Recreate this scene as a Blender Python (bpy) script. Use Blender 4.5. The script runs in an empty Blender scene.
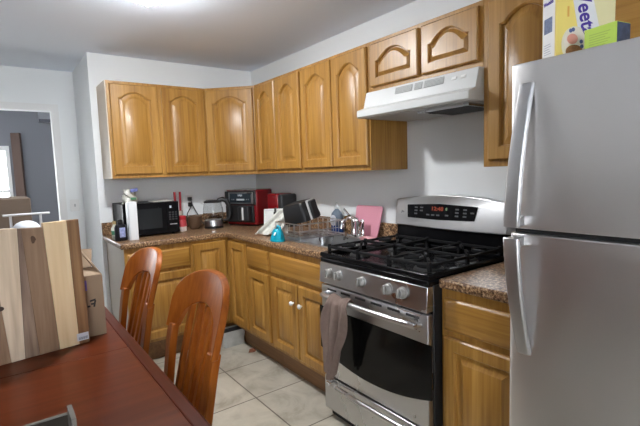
import bpy, bmesh, math, random
from mathutils import Vector, Matrix
random.seed(7)
PI = math.pi
SC = bpy.context.scene
COL = SC.collection

# ------------------------------------------------------------------ camera, world, exposure
cam_d = bpy.data.cameras.new('camera')
cam = bpy.data.objects.new('camera', cam_d)
COL.objects.link(cam)
cr = Vector((0.80193659, -0.5964847, -0.03322214))
cu = Vector((0.0834003, 0.05671396, 0.99490096))
cf = Vector((0.59155904, 0.80061822, -0.095228))
M4 = Matrix.Identity(4)
for i in range(3):
    M4[i][0], M4[i][1], M4[i][2] = cr[i], cu[i], -cf[i]
M4.translation = Vector((-2.08106685, -3.86902735, 1.37529127))
cam.matrix_world = M4
cam_d.sensor_fit = 'HORIZONTAL'
cam_d.sensor_width = 36
cam_d.lens = 436.80738 / 640 * 36
cam_d.clip_start = 0.05
SC.camera = cam

world = bpy.data.worlds.new('World')
SC.world = world
world.use_nodes = True
bg = world.node_tree.nodes['Background']
bg.inputs[0].default_value = (0.93, 0.96, 1.0, 1)
bg.inputs[1].default_value = 4.6

vs = SC.view_settings
vs.view_transform = 'Standard'
vs.look = 'None'
vs.exposure = 1.70
vs.gamma = 1.0
vs.use_curve_mapping = False

LAMP_STRENGTH = 150.0
LAMP_COLOR = (0.97, 0.985, 1.0, 1)

def portal(loc, rot, sx, sy):
    d = bpy.data.lights.new('window_portal', 'AREA')
    d.shape = 'RECTANGLE'; d.size = sx; d.size_y = sy
    d.cycles.is_portal = True
    o = bpy.data.objects.new('window_portal', d)
    o.location = loc; o.rotation_euler = rot
    COL.objects.link(o)
portal((-3.2, -6.19, 1.45), (PI/2, 0, PI), 1.5, 1.2)      # unseen window opening behind the camera, added for daylight fill
portal((-2.47, 2.69, 1.3), (PI/2, 0, 0), 1.12, 1.2)          # window of the room past the doorway

H = 2.356           # ceiling height

# ------------------------------------------------------------------ materials
def new_mat(name):
    m = bpy.data.materials.new(name)
    m.use_nodes = True
    nt = m.node_tree
    return m, nt, nt.nodes['Principled BSDF']

def plain(name, col, rough=0.5, metal=0.0, bump=0.0, bscale=80, coat=0.0, trans=0.0, ior=1.45, vary=0.0, vscale=6, spec=0.5, emit=None):
    m, nt, b = new_mat(name)
    b.inputs['Base Color'].default_value = (*col, 1)
    b.inputs['Roughness'].default_value = rough
    b.inputs['Metallic'].default_value = metal
    b.inputs['Coat Weight'].default_value = coat
    b.inputs['Coat Roughness'].default_value = 0.12
    b.inputs['Transmission Weight'].default_value = trans
    b.inputs['IOR'].default_value = ior
    b.inputs['Specular IOR Level'].default_value = spec
    if emit:
        b.inputs['Emission Color'].default_value = (*emit[0], 1)
        b.inputs['Emission Strength'].default_value = emit[1]
    geo = nt.nodes.new('ShaderNodeNewGeometry')
    if vary:
        n = nt.nodes.new('ShaderNodeTexNoise'); n.inputs['Scale'].default_value = vscale
        n.inputs['Detail'].default_value = 5
        nt.links.new(geo.outputs['Position'], n.inputs['Vector'])
        mx = nt.nodes.new('ShaderNodeMix'); mx.data_type = 'RGBA'
        mx.inputs[6].default_value = (*[c*(1-vary) for c in col], 1)
        mx.inputs[7].default_value = (*[min(1, c*(1+vary)) for c in col], 1)
        nt.links.new(n.outputs['Fac'], mx.inputs[0])
        nt.links.new(mx.outputs[2], b.inputs['Base Color'])
    if bump:
        n2 = nt.nodes.new('ShaderNodeTexNoise'); n2.inputs['Scale'].default_value = bscale
        n2.inputs['Detail'].default_value = 3
        nt.links.new(geo.outputs['Position'], n2.inputs['Vector'])
        bp = nt.nodes.new('ShaderNodeBump'); bp.inputs['Strength'].default_value = bump
        bp.inputs['Distance'].default_value = 0.002
        nt.links.new(n2.outputs['Fac'], bp.inputs['Height'])
        nt.links.new(bp.outputs['Normal'], b.inputs['Normal'])
    return m

def ramp(nt, stops):
    r = nt.nodes.new('ShaderNodeValToRGB')
    el = r.color_ramp.elements
    while len(el) < len(stops): el.new(0.5)
    for e, (p, c) in zip(el, stops):
        e.position = p; e.color = (*c, 1)
    return r

def wood(name, dark, mid, light, axis='z', fine=90, rough=0.38, coat=0.25, spec=0.5, stretch=14.0, contrast=1.0):
    """straight-grained wood; the grain runs along one axis"""
    m, nt, b = new_mat(name)
    geo = nt.nodes.new('ShaderNodeNewGeometry')
    mp = nt.nodes.new('ShaderNodeMapping')
    s = [stretch]*3
    s['xyz'.index(axis)] = stretch*0.06
    mp.inputs['Scale'].default_value = s
    nt.links.new(geo.outputs['Position'], mp.inputs['Vector'])
    n = nt.nodes.new('ShaderNodeTexNoise'); n.inputs['Scale'].default_value = 1.0
    n.inputs['Detail'].default_value = 4; n.inputs['Distortion'].default_value = 1.2
    nt.links.new(mp.outputs[0], n.inputs['Vector'])
    mp2 = nt.nodes.new('ShaderNodeMapping')
    s2 = [fine]*3
    s2['xyz'.index(axis)] = fine*0.03
    mp2.inputs['Scale'].default_value = s2
    nt.links.new(geo.outputs['Position'], mp2.inputs['Vector'])
    n2 = nt.nodes.new('ShaderNodeTexNoise'); n2.inputs['Scale'].default_value = 1.0
    n2.inputs['Detail'].default_value = 3
    nt.links.new(mp2.outputs[0], n2.inputs['Vector'])
    ad = nt.nodes.new('ShaderNodeMath'); ad.operation = 'MULTIPLY_ADD'
    ad.inputs[1].default_value = 0.45
    nt.links.new(n2.outputs['Fac'], ad.inputs[0])
    nm = nt.nodes.new('ShaderNodeMath'); nm.operation = 'MULTIPLY'; nm.inputs[1].default_value = 0.55
    nt.links.new(n.outputs['Fac'], nm.inputs[0])
    nt.links.new(nm.outputs[0], ad.inputs[2])
    w = 0.16/contrast
    r = ramp(nt, [(0.5-w, dark), (0.5, mid), (0.5+w, light)])
    nt.links.new(ad.outputs[0], r.inputs[0])
    nt.links.new(r.outputs[0], b.inputs['Base Color'])
    b.inputs['Roughness'].default_value = rough
    b.inputs['Specular IOR Level'].default_value = spec
    b.inputs['Coat Weight'].default_value = coat
    b.inputs['Coat Roughness'].default_value = 0.32
    bp = nt.nodes.new('ShaderNodeBump'); bp.inputs['Strength'].default_value = 0.12
    bp.inputs['Distance'].default_value = 0.001
    nt.links.new(n2.outputs['Fac'], bp.inputs['Height'])
    nt.links.new(bp.outputs['Normal'], b.inputs['Normal'])
    return m

def granite(name):
    m, nt, b = new_mat(name)
    geo = nt.nodes.new('ShaderNodeNewGeometry')
    n = nt.nodes.new('ShaderNodeTexNoise'); n.inputs['Scale'].default_value = 85
    n.inputs['Detail'].default_value = 6; n.inputs['Roughness'].default_value = 0.65
    v = nt.nodes.new('ShaderNodeTexVoronoi'); v.inputs['Scale'].default_value = 110
    for t in (n, v): nt.links.new(geo.outputs['Position'], t.inputs['Vector'])
    r = ramp(nt, [(0.36, (0.035, 0.020, 0.012)), (0.44, (0.13, 0.070, 0.038)), (0.52, (0.25, 0.150, 0.082)), (0.60, (0.50, 0.35, 0.21))])
    nt.links.new(n.outputs['Fac'], r.inputs[0])
    sep = nt.nodes.new('ShaderNodeSeparateColor')
    nt.links.new(v.outputs['Color'], sep.inputs[0])
    r2 = ramp(nt, [(0.0, (0.35, 0.3, 0.28)), (0.25, (0.9, 0.85, 0.8)), (1.0, (1.15, 1.1, 1.05))])
    nt.links.new(sep.outputs[0], r2.inputs[0])
    mx = nt.nodes.new('ShaderNodeMix'); mx.data_type = 'RGBA'; mx.blend_type = 'MULTIPLY'
    mx.inputs[0].default_value = 0.8
    nt.links.new(r.outputs[0], mx.inputs[6]); nt.links.new(r2.outputs[0], mx.inputs[7])
    nt.links.new(mx.outputs[2], b.inputs['Base Color'])
    b.inputs['Roughness'].default_value = 0.32
    b.inputs['Specular IOR Level'].default_value = 0.22
    return m

def tile_floor(name):
    m, nt, b = new_mat(name)
    geo = nt.nodes.new('ShaderNodeNewGeometry')
    mp = nt.nodes.new('ShaderNodeMapping')
    mp.inputs['Location'].default_value = (0.90 + 4.55, 1.09 + 9.1, 0)
    nt.links.new(geo.outputs['Position'], mp.inputs['Vector'])
    br = nt.nodes.new('ShaderNodeTexBrick')
    br.offset = 0.0; br.squash = 1.0
    br.inputs['Scale'].default_value = 1.0
    br.inputs['Brick Width'].default_value = 0.455
    br.inputs['Row Height'].default_value = 0.455
    br.inputs['Mortar Size'].default_value = 0.0045
    br.inputs['Mortar Smooth'].default_value = 0.1
    br.inputs['Color1'].default_value = (0.50, 0.47, 0.40, 1)
    br.inputs['Color2'].default_value = (0.42, 0.40, 0.345, 1)
    br.inputs['Mortar'].default_value = (0.15, 0.13, 0.11, 1)
    nt.links.new(mp.outputs[0], br.inputs['Vector'])
    n = nt.nodes.new('ShaderNodeTexNoise'); n.inputs['Scale'].default_value = 5.0
    n.inputs['Detail'].default_value = 7; n.inputs['Roughness'].default_value = 0.6
    n.inputs['Distortion'].default_value = 0.6
    nt.links.new(geo.outputs['Position'], n.inputs['Vector'])
    r = ramp(nt, [(0.30, (0.62, 0.59, 0.54)), (0.5, (0.95, 0.93, 0.89)), (0.7, (1.15, 1.13, 1.1))])
    nt.links.new(n.outputs['Fac'], r.inputs[0])
    mx = nt.nodes.new('ShaderNodeMix'); mx.data_type = 'RGBA'; mx.blend_type = 'MULTIPLY'
    mx.inputs[0].default_value = 1.0
    nt.links.new(br.outputs['Color'], mx.inputs[6]); nt.links.new(r.outputs[0], mx.inputs[7])
    nt.links.new(mx.outputs[2], b.inputs['Base Color'])
    b.inputs['Roughness'].default_value = 0.4
    bp = nt.nodes.new('ShaderNodeBump'); bp.inputs['Strength'].default_value = 0.4
    bp.inputs['Distance'].default_value = 0.003; bp.invert = True
    nt.links.new(br.outputs['Fac'], bp.inputs['Height'])
    nt.links.new(bp.outputs['Normal'], b.inputs['Normal'])
    return m

def brushed(name, col, rough=0.3, axis='z', amount=0.08):
    m, nt, b = new_mat(name)
    geo = nt.nodes.new('ShaderNodeNewGeometry')
    mp = nt.nodes.new('ShaderNodeMapping')
    s = [260.0]*3; s['xyz'.index(axis)] = 4.0
    mp.inputs['Scale'].default_value = s
    nt.links.new(geo.outputs['Position'], mp.inputs['Vector'])
    n = nt.nodes.new('ShaderNodeTexNoise'); n.inputs['Scale'].default_value = 1.0
    n.inputs['Detail'].default_value = 2
    nt.links.new(mp.outputs[0], n.inputs['Vector'])
    sm = nt.nodes.new('ShaderNodeTexNoise'); sm.inputs['Scale'].default_value = 3.5
    sm.inputs['Detail'].default_value = 4
    nt.links.new(geo.outputs['Position'], sm.inputs['Vector'])
    mr = nt.nodes.new('ShaderNodeMapRange')
    mr.inputs[1].default_value = 0.3; mr.inputs[2].default_value = 0.7
    mr.inputs[3].default_value = rough - amount; mr.inputs[4].default_value = rough + amount
    nt.links.new(sm.outputs['Fac'], mr.inputs[0])
    nt.links.new(mr.outputs[0], b.inputs['Roughness'])
    b.inputs['Base Color'].default_value = (*col, 1)
    b.inputs['Metallic'].default_value = 1.0
    bp = nt.nodes.new('ShaderNodeBump'); bp.inputs['Strength'].default_value = 0.05
    bp.inputs['Distance'].default_value = 0.0006
    nt.links.new(n.outputs['Fac'], bp.inputs['Height'])
    nt.links.new(bp.outputs['Normal'], b.inputs['Normal'])
    return m

MW = plain('wall_paint', (0.83, 0.85, 0.855), 0.75, bump=0.08, bscale=160)
MC = plain('ceiling_paint', (0.82, 0.875, 0.97), 0.85, bump=0.08, bscale=120)
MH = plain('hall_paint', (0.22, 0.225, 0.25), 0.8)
MT = plain('trim_paint', (0.78, 0.78, 0.77), 0.45)
MF = tile_floor('floor_tile')
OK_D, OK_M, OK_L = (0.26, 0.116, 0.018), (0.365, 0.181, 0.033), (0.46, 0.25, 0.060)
OAKV = wood('oak_vertical', OK_D, OK_M, OK_L, 'z')
OAKX = wood('oak_along_x', OK_D, OK_M, OK_L, 'x')
OAKY = wood('oak_along_y', OK_D, OK_M, OK_L, 'y')
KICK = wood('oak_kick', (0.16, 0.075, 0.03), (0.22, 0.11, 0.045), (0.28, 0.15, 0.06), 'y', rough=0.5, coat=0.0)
GRAN = granite('speckled_laminate')
STEEL = brushed('brushed_steel', (0.60, 0.60, 0.61), 0.32, 'y')
STEELV = brushed('fridge_steel', (0.77, 0.755, 0.75), 0.36, 'y', 0.05)
SINKM = brushed('sink_steel', (0.50, 0.50, 0.50), 0.30, 'y')
CHROME = plain('chrome', (0.85, 0.85, 0.86), 0.08, 1.0)
BLACKG = plain('black_gloss', (0.006, 0.006, 0.007), 0.2, spec=0.16)
BLACKM = plain('black_satin', (0.016, 0.016, 0.017), 0.4)
IRON = plain('cast_iron', (0.011, 0.011, 0.012), 0.6, spec=0.2, bump=0.3, bscale=300)
GLASSB = plain('dark_oven_glass', (0.005, 0.005, 0.005), 0.1, spec=0.2)
WHITEE = plain('white_enamel', (0.66, 0.67, 0.66), 0.28)
WHITEP = plain('white_plastic', (0.80, 0.80, 0.79), 0.4)
LAMIN = plain('off_white_laminate', (0.52, 0.47, 0.40), 0.6)
GLASS = plain('clear_glass', (0.95, 0.97, 0.97), 0.03, trans=1.0, ior=1.45)
CLEARP = plain('clear_plastic', (0.93, 0.95, 0.96), 0.1, trans=0.9, ior=1.3)
TABLEW = wood('cherry_table', (0.07, 0.013, 0.003), (0.105, 0.020, 0.005), (0.14, 0.029, 0.008), 'x', 40, 0.28, 0.0, spec=0.12, stretch=7)
TABLED = wood('cherry_table_border', (0.05, 0.009, 0.003), (0.075, 0.013, 0.005), (0.10, 0.018, 0.007), 'y', 40, 0.28, 0.0, spec=0.12, stretch=7)
CHAIRW = wood('cherry_chair', (0.22, 0.050, 0.005), (0.32, 0.086, 0.010), (0.41, 0.122, 0.017), 'z', 50, 0.36, 0.0, spec=0.18, stretch=8)
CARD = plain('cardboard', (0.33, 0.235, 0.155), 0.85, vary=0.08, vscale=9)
CARDD = plain('cardboard_grey_brown', (0.115, 0.083, 0.06), 0.85, vary=0.08)  # darker grey-brown cardboard
FILTER = plain('hood_filter', (0.02, 0.02, 0.02), 0.6, bump=0.8, bscale=260)
GREYV = plain('grey_grille', (0.28, 0.29, 0.28), 0.5)
REDP = plain('red_gloss', (0.22, 0.008, 0.012), 0.2, coat=0.4)
CHAR = plain('charcoal_plastic', (0.025, 0.026, 0.028), 0.35)

# ------------------------------------------------------------------ mesh building
class MB:
    def __init__(s): s.v, s.f = [], []
    def add(s, verts, faces):
        n = len(s.v)
        s.v += [tuple(p) for p in verts]
        s.f += [tuple(i+n for i in f) for f in faces]
        return s
    def box(s, a, b):
        x0, x1 = sorted((a[0], b[0])); y0, y1 = sorted((a[1], b[1])); z0, z1 = sorted((a[2], b[2]))
        return s.add([(x0,y0,z0),(x1,y0,z0),(x1,y1,z0),(x0,y1,z0),(x0,y0,z1),(x1,y0,z1),(x1,y1,z1),(x0,y1,z1)],
              [(0,3,2,1),(4,5,6,7),(0,1,5,4),(1,2,6,5),(2,3,7,6),(3,0,4,7)])
    def obox(s, O, X, Y, Z):
        """box spanned by three edge vectors from the corner O"""
        O, X, Y, Z = map(Vector, (O, X, Y, Z))
        P = [O, O+X, O+X+Y, O+Y, O+Z, O+X+Z, O+X+Y+Z, O+Y+Z]
        return s.add(P, [(0,3,2,1),(4,5,6,7),(0,1,5,4),(1,2,6,5),(2,3,7,6),(3,0,4,7)])
    def loops(s, loops, cap0=True, cap1=True, closed=True):
        n = len(loops[0]); base = len(s.v)
        for l in loops: s.v += [tuple(p) for p in l]
        for k in range(len(loops)-1):
            for i in range(n if closed else n-1):
                j = (i+1) % n
                s.f.append((base+k*n+i, base+k*n+j, base+(k+1)*n+j, base+(k+1)*n+i))
        if cap0: s.f.append(tuple(base+i for i in reversed(range(n))))
        if cap1: s.f.append(tuple(base+(len(loops)-1)*n+i for i in range(n)))
        return s
    def tube(s, pts, r, n=8, flat=None):
        """tube along pts; r a number or one per point"""
        pts = [Vector(p) for p in pts]
        rs = r if isinstance(r, (list, tuple)) else [r]*len(pts)
        L = []
        up = None
        for i, p in enumerate(pts):
            t = (pts[min(i+1, len(pts)-1)] - pts[max(i-1, 0)]).normalized()
            if up is None:
                up = Vector((0,0,1)) if abs(t.z) < 0.9 else Vector((1,0,0))
            a = t.cross(up)
            if a.length < 1e-4: a = t.cross(Vector((0,1,0)))
            a.normalize(); b = a.cross(t).normalized(); up = b
            fl = flat or (1, 1)
            L.append([p + (a*math.cos(2*PI*k/n)*fl[0] + b*math.sin(2*PI*k/n)*fl[1])*rs[i] for k in range(n)])
        return s.loops(L)
    def lathe(s, prof, c, n=24, axis='z', cap0=True, cap1=True, sx=1, sy=1):
        L = []
        for r, h in prof:
            ring = []
            for k in range(n):
                a = 2*PI*k/n
                u, v = r*math.cos(a)*sx, r*math.sin(a)*sy
                if axis == 'z': ring.append((c[0]+u, c[1]+v, c[2]+h))
                elif axis == 'x': ring.append((c[0]-h, c[1]+u, c[2]+v))
                else: ring.append((c[0]+u, c[1]-h, c[2]+v))
            L.append(ring)
        return s.loops(L, cap0, cap1)
    def cells(s, xs, ys, inside, z0, z1):
        nx, ny = len(xs)-1, len(ys)-1
        idx = {}
        def vid(i, j, z):
            k = (i, j, z)
            if k not in idx:
                idx[k] = len(s.v); s.v.append((xs[i], ys[j], z))
            return idx[k]
        ins = lambda i, j: 0 <= i < nx and 0 <= j < ny and inside((xs[i]+xs[i+1])/2, (ys[j]+ys[j+1])/2)
        for i in range(nx):
            for j in range(ny):
                if not ins(i, j): continue
                s.f.append((vid(i,j,z1), vid(i+1,j,z1), vid(i+1,j+1,z1), vid(i,j+1,z1)))
                s.f.append((vid(i,j,z0), vid(i,j+1,z0), vid(i+1,j+1,z0), vid(i+1,j,z0)))
                if not ins(i, j-1): s.f.append((vid(i,j,z0), vid(i+1,j,z0), vid(i+1,j,z1), vid(i,j,z1)))
                if not ins(i, j+1): s.f.append((vid(i+1,j+1,z0), vid(i,j+1,z0), vid(i,j+1,z1), vid(i+1,j+1,z1)))
                if not ins(i-1, j): s.f.append((vid(i,j+1,z0), vid(i,j,z0), vid(i,j,z1), vid(i,j+1,z1)))
                if not ins(i+1, j): s.f.append((vid(i+1,j,z0), vid(i+1,j+1,z0), vid(i+1,j+1,z1), vid(i+1,j,z1)))
        return s

ORG = {}
def tag(o, label, cat, group=None, kind=None):
    if label: o['label'] = label
    if cat: o['category'] = cat
    if group: o['group'] = group
    if kind: o['kind'] = kind
    return o

def thing(name, label, cat, loc=(0,0,0), rz=0.0, group=None):
    o = bpy.data.objects.new(name, None)
    o.empty_display_size = 0.1
    COL.objects.link(o)
    o.location = loc; o.rotation_euler = (0, 0, rz)
    ORG[o.name] = (Vector(loc), rz)
    return tag(o, label, cat, group)

def obj(name, mb, mat, parent=None, bevel=0.0, seg=2, smooth=True, loc=None, sub=0, solid=0.0, label=None, local=False, sharp=0.6):
    """link mb as ONE mesh; its vertices are in world space unless local=True"""
    if parent is not None: org, rz = ORG[parent.name]
    elif loc is not None: org, rz = Vector(loc), 0.0
    else:
        xs = [p[0] for p in mb.v]; ys = [p[1] for p in mb.v]; zs = [p[2] for p in mb.v]
        org, rz = Vector(((min(xs)+max(xs))/2, (min(ys)+max(ys))/2, min(zs))), 0.0
    if local: V = mb.v
    else:
        Rm = Matrix.Rotation(-rz, 3, 'Z')
        V = [Rm @ (Vector(p) - org) for p in mb.v]
    me = bpy.data.meshes.new(name)
    me.from_pydata([tuple(p) for p in V], [], mb.f)
    bm = bmesh.new(); bm.from_mesh(me)
    bmesh.ops.recalc_face_normals(bm, faces=bm.faces)
    bm.to_mesh(me); bm.free()
    me.materials.append(mat)
    if smooth:
        for p in me.polygons: p.use_smooth = True
        me.set_sharp_from_angle(angle=sharp)
    o = bpy.data.objects.new(name, me)
    COL.objects.link(o)
    if parent is not None:
        o.parent = parent
        ORG[o.name] = (org, rz)
    else:
        o.location = org
        ORG[o.name] = (org, 0.0)
    if solid:
        md = o.modifiers.new('thick', 'SOLIDIFY'); md.thickness = solid; md.offset = 0
    if sub:
        md = o.modifiers.new('sub', 'SUBSURF'); md.levels = sub; md.render_levels = sub
    if bevel:
        md = o.modifiers.new('bevel', 'BEVEL'); md.width = bevel; md.segments = seg
        md.limit_method = 'ANGLE'; md.angle_limit = 0.7
    if label: o['label'] = label
    return o

def struct(name, mb, mat):
    o = obj(name, mb, mat, None, smooth=False)
    o['kind'] = 'structure'
    return o

def dup(root, loc, rz, label, group=None):
    r = root.copy(); COL.objects.link(r)
    r.location = loc; r.rotation_euler = (0, 0, rz)
    r['label'] = label
    if group: r['group'] = group
    for ch in list(root.children):
        c = ch.copy(); COL.objects.link(c); c.parent = r
        for g in list(ch.children):
            d = g.copy(); COL.objects.link(d); d.parent = c
    return r

def rrect(cx, cy, z, hx, hy, r, n=5):
    P = []
    for (sx, sy, a0) in ((1,1,0), (-1,1,PI/2), (-1,-1,PI), (1,-1,1.5*PI)):
        for k in range(n+1):
            a = a0 + PI/2*k/n
            P.append((cx+sx*(hx-r)+r*math.cos(a), cy+sy*(hy-r)+r*math.sin(a), z))
    return P

FONT_CACHE = {}
def text_mb(txt, size, O, X, Y, depth=0.0006, bold=0.0, fit=None):
    """lettering as mesh: origin O, reading direction X, up direction Y"""
    cu_ = bpy.data.curves.new('lettering', 'FONT')
    cu_.body = txt; cu_.size = size; cu_.extrude = depth/2; cu_.offset = bold
    cu_.resolution_u = 3
    to = bpy.data.objects.new('lettering_tmp', cu_)
    COL.objects.link(to)
    me = bpy.data.meshes.new_from_object(to)
    O, X, Y = Vector(O), Vector(X).normalized(), Vector(Y).normalized()
    N = X.cross(Y)
    mb = MB()
    w = max(v.co.x for v in me.vertices) or 1
    k = fit/w if fit else 1.0
    mb.add([O + X*v.co.x*k + Y*v.co.y + N*(v.co.z+depth/2) for v in me.vertices], [tuple(p.vertices) for p in me.polygons])
    bpy.data.objects.remove(to); bpy.data.curves.remove(cu_); bpy.data.meshes.remove(me)
    return mb

# ------------------------------------------------------------------ the room
struct('floor', MB().box((-4.2, -6.2, -0.1), (0.12, 3.0, 0)), MF)
struct('ceiling', MB().box((-4.2, -6.2, H), (0.12, 0.77, H+0.1)), MC)
struct('wall_right', MB().box((0, -6.2, 0), (0.12, 0.0, H)), MW)
struct('wall_back', MB().box((-1.425, 0, 0), (0.12, 0.86, H)), MW)
dw = MB()
dw.box((-4.2, 0.77, 0), (-2.45, 0.88, H)); dw.box((-1.622, 0.77, 0), (-1.425, 0.88, H)); dw.box((-2.45, 0.77, 1.995), (-1.622, 0.88, H))
struct('wall_doorway', dw, MW)
tr = MB()
tr.box((-1.622, 0.755, 0), (-1.565, 0.77, 2.052)); tr.box((-2.51, 0.755, 0), (-2.45, 0.77, 2.052)); tr.box((-2.45, 0.755, 1.995), (-1.622, 0.77, 2.052))
struct('trim_doorway', tr, MT)
struct('wall_left', MB().box((-4.3, -6.2, 0), (-4.2, 3.0, H)), MW)
rw = MB()
rw.box((-4.2, -6.3, 0), (-3.95, -6.2, H)); rw.box((-2.45, -6.3, 0), (0.12, -6.2, H))
rw.box((-3.95, -6.3, 0), (-2.45, -6.2, 0.85)); rw.box((-3.95, -6.3, 2.05), (-2.45, -6.2, H))
struct('wall_rear', rw, MW)
struct('added_panel_left', MB().box((-4.199, -6.19, 0), (-4.17, 0.76, 1.15)), plain('added_panel_brown', (0.10, 0.065, 0.045), 0.6))  # unseen dark panel, added so low doors and fridge reflect something dark
struct('added_panel_rear', MB().box((-4.16, -6.199, 0), (0.0, -6.17, 0.84)), plain('added_panel_brown', (0.10, 0.065, 0.045), 0.6))  # second added dark panel, on the unseen rear wall, for dark reflections
# the room past the doorway
struct('wall_hall_right', MB().box((-1.30, 0.86, 0), (-1.2, 2.6, 2.5)), MH)
hb = MB()
hb.box((-1.91, 2.6, 0), (-1.2, 2.7, 2.5)); hb.box((-4.2, 2.6, 0), (-3.03, 2.7, 2.5))
hb.box((-3.03, 2.6, 0), (-1.91, 2.7, 0.7)); hb.box((-3.03, 2.6, 1.79), (-1.91, 2.7, 2.5))
struct('wall_hall_back', hb, MH)
struct('ceiling_hall', MB().box((-4.2, 0.88, 2.5), (-1.2, 2.7, 2.6)), MH)
wf = MB()
for (a, b) in (((-3.03,2.58,0.7),(-2.97,2.64,1.9)), ((-1.95,2.58,0.7),(-1.91,2.64,1.8)), ((-2.97,2.58,0.7),(-1.95,2.64,0.75)), ((-2.97,2.58,1.74),(-1.95,2.64,1.8)), ((-2.97,2.59,1.24),(-1.95,2.63,1.28))):
    wf.box(a, b)
struct('window_1', wf, MT)
# brown door standing ajar in the far room
d1 = MB().obox((-1.885, 2.55, 0), (0.085, -0.035, 0), (0.02, 0.04, 0), (0, 0, 1.95))
struct('door_1', d1, plain('brown_door', (0.10, 0.06, 0.045), 0.5))

t = thing('wall_vent', 'small grey box unit high on the wall of the far room, seen through the doorway', 'vent', (-1.515, 2.6, 2.07))
obj('vent_body', MB().box((-1.585, 2.52, 2.09), (-1.44, 2.598, 2.215)), plain('vent_grey', (0.33, 0.34, 0.37), 0.5), t, 0.006)
obj('vent_slot', MB().box((-1.585, 2.515, 2.09), (-1.44, 2.522, 2.125)), plain('vent_dark', (0.10, 0.10, 0.12), 0.5), t)

t = thing('light_switch', 'white light switch on the wall to the right of the doorway', 'light switch', (-1.497, 0.769, 1.09))
obj('cover_plate', MB().box((-1.535, 0.762, 1.08), (-1.46, 0.769, 1.19)), MT, t, 0.003)
obj('toggle', MB().box((-1.503, 0.752, 1.122), (-1.492, 0.763, 1.148)), plain('switch_grey', (0.42, 0.42, 0.42), 0.4), t, 0.002)

# ------------------------------------------------------------------ ceiling lamp
LX, LY = -1.38, -1.50
t = thing('ceiling_lamp', 'white glass dome ceiling lamp with a small finial, lit, above the kitchen floor', 'ceiling lamp', (LX, LY, 2.22))
obj('lamp_base', MB().lathe([(0.120, 0), (0.120, -0.012), (0.108, -0.056), (0.090, -0.061)], (LX, LY, H-0.001)), WHITEE, t)
GLOW, nt, b = new_mat('lit_glass')
b.inputs['Base Color'].default_value = (0.9, 0.9, 0.88, 1)
b.inputs['Emission Color'].default_value = LAMP_COLOR
b.inputs['Emission Strength'].default_value = LAMP_STRENGTH
prof = [(0.005, -0.0)]
prof = [(0.088*math.sin(a*PI/2/10), 0.031*(1-math.cos(a*PI/2/10))) for a in range(1, 11)]
obj('glass_shade', MB().lathe(prof, (LX, LY, 2.263), 32), GLOW, t)
obj('finial', MB().lathe([(0.003, -0.026), (0.008, -0.022), (0.006, -0.014), (0.013, -0.008), (0.010, 0.0), (0.004, 0.004)], (LX, LY, 2.263), 16), STEEL, t)

# ------------------------------------------------------------------ cabinet pieces
def opening(u0, u1, v0, vs_, rise, ins, n=14):
    """outline of a panel opening with an arched top, counter-clockwise from bottom left"""
    a, b_, c = u0+ins, u1-ins, v0+ins
    top = vs_ - ins
    P = [(a, c), (b_, c)]
    w = b_-a
    sh = 0.07 if rise > 0 else 0.0
    P.append((b_, top))
    for k in range(n+1):
        s = k/n
        u = b_ - w*sh - w*(1-2*sh)*s
        x = 2*s-1
        bump_ = max(0.0, 1-abs(x)**1.9)
        P.append((u, top + rise*bump_))
    P.append((a, top))
    return P

def outer(w, h, ref, u0, u1, ins):
    """door edge with as many points as the opening, so the frame is a strip of quads"""
    P = []
    n = len(ref)
    for i, (u, v) in enumerate(ref):
        f = (u-ref[0][0])/(ref[1][0]-ref[0][0])
        uu = ins + (w-2*ins)*f
        P.append((uu, ins if i < 2 else h-ins))
    return P

def door_mb(O, tdir, n, w, h, arch=0.0, fr=0.055, t=0.021, mb=None, top_extra=0.0, bv=1.0):
    """cabinet door with a raised centre panel; O = its lower left corner seen from the front, on the cabinet face"""
    mb = mb or MB()
    O, tdir, n = Vector(O), Vector(tdir), Vector(n)
    up = Vector((0, 0, 1))
    T = lambda pts, d: [O + tdir*u + up*v + n*d for (u, v) in pts]
    vs_ = h - fr - arch - top_extra
    op = lambda ins: opening(fr, w-fr, fr, vs_, arch, ins)
    ref = op(0)
    L = [T(outer(w, h, ref, fr, w-fr, 0), 0), T(outer(w, h, ref, fr, w-fr, 0), t*0.7), T(outer(w, h, ref, fr, w-fr, 0.006), t),
         T(op(0), t), T(op(0.003*bv), t-0.004), T(op(0.006*bv), t-0.005), T(op(0.008*bv), t-0.015), T(op(0.016*bv), t-0.015), T(op(0.040*bv), t-0.003), T(op(0.043*bv), t-0.001)]
    mb.loops(L, True, True)
    return mb

def slab_mb(O, tdir, n, w, h, t=0.02, edge=0.012):
    mb = MB()
    O, tdir, n = Vector(O), Vector(tdir), Vector(n)
    up = Vector((0, 0, 1))
    R = lambda i, d: [O + tdir*u + up*v + n*d for (u, v) in ((i, i), (w-i, i), (w-i, h-i), (i, h-i))]
    return mb.loops([R(0, 0), R(0, t*0.55), R(edge*0.5, t*0.85), R(edge, t)])

def knob_mb(p, n, r=0.016):
    p, n = Vector(p), Vector(n)
    a = n.cross(Vector((0,0,1))).normalized(); b_ = Vector((0,0,1))
    L = []
    for (rr, h) in ((0.006, 0), (0.006, 0.012), (r*0.85, 0.015), (r, 0.021), (r*0.8, 0.027), (r*0.3, 0.030)):
        L.append([p + n*h + (a*math.cos(2*PI*k/16) + b_*math.sin(2*PI*k/16))*rr for k in range(16)])
    return MB().loops(L)

XM = Vector((-1, 0, 0)); YM = Vector((0, -1, 0)); XP = Vector((1, 0, 0))
DG = Vector((-1, -1, 0)).normalized(); DT = Vector((1, -1, 0)).normalized()
UB, UT, UD = 1.37, 2.094, 0.31           # wall cabinets: bottom, top, depth
WG = 'oak wall cabinets'

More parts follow.
